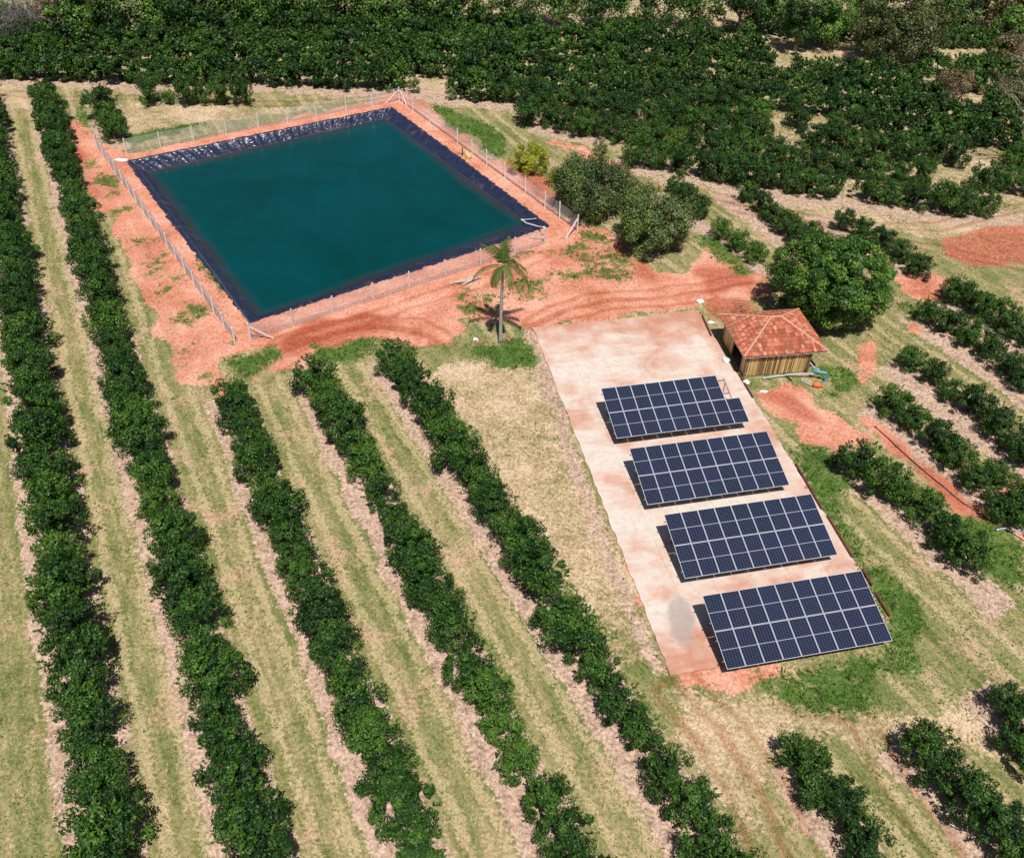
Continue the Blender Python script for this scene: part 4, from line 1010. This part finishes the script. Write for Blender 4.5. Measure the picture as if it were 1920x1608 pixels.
# rusty beams along the right edge of the pad
for (p0, p1, lab) in (((1316, 594), (1333, 632), 'dark rusty steel beam on the pad edge left of the shed'),
                      ((1384, 702), (1411, 748), 'dark rusty steel beam just below the shed corner'),
                      ((1491, 872), (1540, 957), 'dark rusty steel beam beside the second array'),
                      ((1550, 969), (1597, 1047), 'dark rusty steel beam beside the third array'),
                      ((1616, 1070), (1634, 1100), 'short rusty steel beam at the top corner of the nearest array'),
                      ((1641, 1115), (1667, 1158), 'rusty steel beam beside the nearest array')):
    a, b_ = at(*p0), at(*p1); mb = MB()
    d = (b_ - a) / np.linalg.norm(b_ - a); s_ = np.array([-d[1], d[0], 0])
    mb.bar(a + (0, 0, .20), b_ + (0, 0, .20), .13, .03); mb.bar(a + (0, 0, .09), b_ + (0, 0, .09), .03, .18); mb.bar(a + (0, 0, .01), b_ + (0, 0, .01), .13, .03)
    tag(mb.build('steel_beam', M['rust']), lab, 'beam', 'rusty beams along the pad edge')
# pipes and pump elbow by the shed
def pipe(name, pts, r_, mt, label, cat='pipe', elbows=True):
    mb = MB(); mb.tube(pts, r_, 10)
    if elbows:
        for p_ in (pts[0], pts[-1]):
            p_ = np.array(p_); q_ = np.array(pts[1] if p_ is pts[0] else pts[-2]); 
        for i in (0, -1):
            p_ = np.array(pts[i], float); q_ = np.array(pts[1 if i == 0 else -2], float); d = (q_ - p_) / np.linalg.norm(q_ - p_); mb.tube([p_ - d * .01, p_ + d * .12], r_ * 1.35, 10)
    o = mb.build(name, mt, smooth=False); tag(o, label, cat); return o
g = lambda x, y, z=0: at(x, y, z)
e1 = g(1546, 716, 0)
pipe('blue_pipe', [e1, e1 + (0, 0, .8), e1 + (-.05, .02, .9), g(1532, 696, .9), g(1526, 694, .9)], .075, M['bluepipe'], 'bright blue upright water pipe bent towards the shed')
pipe('grey_pipe', [g(1543, 700, .62), g(1480, 702, .28), g(1430, 709, .12)], .07, M['greypipe'], 'long pale grey pipe lying before the shed wall')
pipe('grey_pipe', [g(1536, 693, 1.0), g(1528, 690, 1.1), g(1519, 680, 1.35)], .05, M['greypipe'], 'short grey pipe rising at the shed corner beside blue pipe')
pipe('grey_pipe', [g(1470, 700, .1), g(1484, 713, .08)], .05, M['darkhose'], 'short dark hose lying across the pipe before the shed')
pipe('grey_pipe', [g(1502, 713, .1), g(1520, 722, .1), g(1530, 724, .1)], .05, M['greypipe'], 'short grey pipe end beside the orange cover')
mb = MB(); c0 = g(1530, 725); mb.tube([c0 + (-.3, 0, .12), c0 + (-.1, 0, .22), c0 + (.15, -.03, .22), c0 + (.38, -.08, .1)], [.14, .24, .24, .12], 10); mb.tube([c0 + (.38, -.08, .12), c0 + (.55, -.12, .14)], .06, 8)
tag(mb.build('motor_cover', M['orange'], smooth=True), 'small orange pump motor cover on the ground below blue pipe', 'pump')
def lump(name, px, py, s, mt, label, cat, seed, flat=.6):
    p = at(px, py); rg = np.random.default_rng(seed); mb = MB(); V = []; Fc = []
    nu, nv = 10, 6
    for j in range(nv + 1):
        th = math.pi * j / nv
        for i in range(nu):
            ph = 2 * math.pi * i / nu; r_ = 1 + rg.uniform(-.22, .22)
            V.append((p[0] + s[0] * math.sin(th) * math.cos(ph) * r_, p[1] + s[1] * math.sin(th) * math.sin(ph) * r_, max(.0, s[2] * (flat + math.cos(th)) * r_)))
    for j in range(nv):
        for i in range(nu): Fc.append([j * nu + i, j * nu + (i + 1) % nu, (j + 1) * nu + (i + 1) % nu, (j + 1) * nu + i])
    mb.add(V, Fc); o = mb.build(name, mt, smooth=False); tag(o, label, cat); return o
lump('sack', 1361, 680, (.28, .4, .3), M['whiteplastic'], 'white sack at the pad edge left of the shed', 'sack', 1)
lump('sack', 1399, 719, (.3, .25, .2), M['whiteplastic'], 'white sack on the rusty beam below the shed', 'sack', 2)
lump('plastic_scrap', 1432, 735, (.32, .16, .1), M['whiteplastic'], 'white plastic scrap on the red soil below the shed', 'scrap', 3)
lump('sandbag', 228, 302, (.75, .3, .16), M['whiteplastic'], 'white sandbag on the far left corner of the pond liner', 'sandbag', 4)
lump('stone', 892, 638, (.22, .2, .14), M['whiteplastic'], 'white stone in the grass left of the palm', 'stone', 5)
lump('stone', 899, 643, (.3, .2, .12), M['brick'], 'reddish stone beside the white stone near the palm', 'stone', 6)
lump('bromeliad', 953, 639, (.28, .26, .22), M['brick'], 'small red clump in the grass right of the palm', 'plant', 7)
lump('stone', 1333, 606, (.35, .2, .14), M['whiteplastic'], 'pale stone in the strip between pad and shed', 'stone', 8)
lump('stone', 1313, 567, (.4, .25, .14), M['whiteplastic'], 'pale stone on the grass at the far end of the pad', 'stone', 9)
lump('barrel', 878, 297, (.42, .4, .45), M['yellowp'], 'round yellow float on the right bank of the pond', 'float', 10)
mb = MB(); q = g(867, 292); mb.bar(q, q + (0, 0, 1.0), .12); mb.bar(q + (-.6, .1, .25), q + (.3, 0, .25), .07); tag(mb.build('stake', M['darkhose']), 'dark stake beside the yellow float on the pond bank', 'stake')
# intake pipe in the pond corner
pipe('intake_pipe', [g(978, 412, -.55), g(986, 418, -.3), g(1010, 425, .3), g(1020, 426, 1.2)], .07, M['whiteplastic'], 'white pipe running from the near right fence post into the pond')
pipe('rope', [g(980, 412, -.5), g(994, 411, -.2), g(1005, 410, .1)], .04, M['whiteplastic'], 'thin white rope across the pond liner at the right corner')
# debris heap near the palm
for (x0, y0, x1, y1, lab) in ((846, 531, 884, 526, 'long bleached branch on the red soil left of the palm'), (866, 534, 903, 518, 'bleached branch crossing the other near the palm')):
    mb = MB(); a, b_ = g(x0, y0, .1), g(x1, y1, .2); mb.tube([a, (a + b_) / 2 + (0, 0, .1), b_], [.05, .09, .05], 6)
    rg3 = random.Random(x0)
    for k in range(14):
        s_ = a + (b_ - a) * rg3.random(); mb.tube([s_, s_ + (rg3.uniform(-.5, .5), rg3.uniform(-.5, .5), rg3.uniform(0, .2))], .025, 4)
    tag(mb.build('dead_branch', M['drywood']), lab, 'branch')
lump('debris', 884, 524, (.35, .22, .16), M['drywood'], 'small heap of bleached debris between the crossing branches', 'debris', 11)
# wood and rubble behind the shed
mb = MB(); rg4 = random.Random(9); cc = g(1383, 580)
for k in range(16):
    s_ = cc + (rg4.uniform(-.9, .9), rg4.uniform(-.8, .6), rg4.uniform(.05, .5)); mb.bar(s_, s_ + (rg4.uniform(-.8, .8), rg4.uniform(-1.2, .9), rg4.uniform(-.1, .3)), .09, .05)
tag(mb.build('scrap_timber', M['brick']), 'heap of reddish scrap timber behind the shed', 'timber heap')
# dark drip hose in the red ditch right of the arrays
hp = [at(x, y) for x, y in ((1640, 800), (1665, 822), (1690, 846), (1715, 868), (1740, 890), (1768, 912), (1800, 940), (1835, 962), (1870, 985), (1900, 1002), (1925, 1018))]
pipe('drip_hose', [p + (0, 0, .02) for p in hp], .055, M['darkhose'], 'long dark irrigation hose in the ditch right of the arrays', 'hose')
pipe('ditch_pipe', [g(1868, 993, .15), g(1885, 990, .2), g(1900, 996, .2), g(1918, 992, .15)], .06, M['greypipe'], 'grey pipe crossing the red ditch at the right edge')
# a thin stone-and-brick kerb rubble along the pad's left edge
rg5 = np.random.default_rng(8)

# ------------------------------------------------------------------ grass tufts on the ground
NT = 230000
tx = rng.uniform(-75, 88, NT); ty = rng.uniform(14, 150, NT)
# denser near the camera
keep = rng.random(NT) < np.clip(1.35 - np.hypot(tx, ty) / 130, .18, 1); tx, ty = tx[keep], ty[keep]
ixx = np.clip(np.searchsorted(gx, tx), 1, nx - 1); iyy = np.clip(np.searchsorted(gy, ty), 1, ny - 1)
zs = {k: Z[k][iyy, ixx] for k in Z}; tz = GZ[iyy, ixx]
pd = inpoly(tx, ty, PADR) | inpoly(tx, ty, RIM)
prob = 1 - .97 * zs['soil'] - .8 * zs['litter'] * (1 - zs['soil']); prob = np.maximum(prob, zs['lush']) * (~pd) * (1 - .8 * zs['track'])
pxx = (np.stack([tx, ty, tz], -1) - cam_o); dz = pxx @ fw; uu = W0 / 2 + F_PX * (pxx @ rt) / dz; vv_ = H0 / 2 - F_PX * (pxx @ up) / dz
kp = (rng.random(len(tx)) < prob) & (uu > -40) & (uu < W0 + 40) & (vv_ > -30) & (vv_ < H0 + 40)
tx, ty, tz = tx[kp], ty[kp], tz[kp]; lus = zs['lush'][kp]; stw = zs['straw'][kp]
nb = 4; n_ = len(tx); print('tufts', n_)
hh = np.where(lus > .4, rng.uniform(.12, .42, n_), rng.uniform(.05, .17, n_)); wr = np.where(lus > .4, .15, .12)
bx = np.repeat(tx, nb) + rng.normal(0, 1, n_ * nb) * np.repeat(wr, nb); by = np.repeat(ty, nb) + rng.normal(0, 1, n_ * nb) * np.repeat(wr, nb); bz = np.repeat(tz, nb) - .02
H_ = np.repeat(hh, nb) * rng.uniform(.6, 1.2, n_ * nb); an = rng.uniform(0, 6.28, n_ * nb); lean = rng.normal(0, .5, (n_ * nb, 2)) * H_[:, None] * 1.2
ww = .035 + .03 * rng.random(n_ * nb)
V = np.stack([np.c_[bx - np.cos(an) * ww, by - np.sin(an) * ww, bz], np.c_[bx + np.cos(an) * ww, by + np.sin(an) * ww, bz], np.c_[bx + lean[:, 0], by + lean[:, 1], bz + H_]], 1).reshape(-1, 3)
gpn = fbm(tx * .25, ty * .25, 55)
tt = np.where(lus > .4, rng.uniform(0, .30, n_), np.clip(.58 + (gpn - .5) * -1.5 + stw * .2 + rng.normal(0, .2, n_), .2, 1))
tg, nt, b = mat('grass_blades')
at_ = N(nt, 'ShaderNodeAttribute', attribute_name='tint').outputs['Fac']
L(nt, ramp(nt, at_, [(0, (.05, .13, .015)), (.35, (.12, .20, .035)), (.6, (.27, .26, .10)), (.8, (.46, .37, .20)), (1, (.62, .49, .31))]), b.inputs['Base Color']); b.inputs['Roughness'].default_value = .8
b.inputs['Specular IOR Level'].default_value = .2
gme2 = np_mesh('grass', V, np.arange(len(V)).reshape(-1, 3), tg, tint=np.repeat(tt, nb * 3))
tag(link('grass', gme2), 'short dry and green grass tufts over the farm ground', 'grass', kind='stuff')
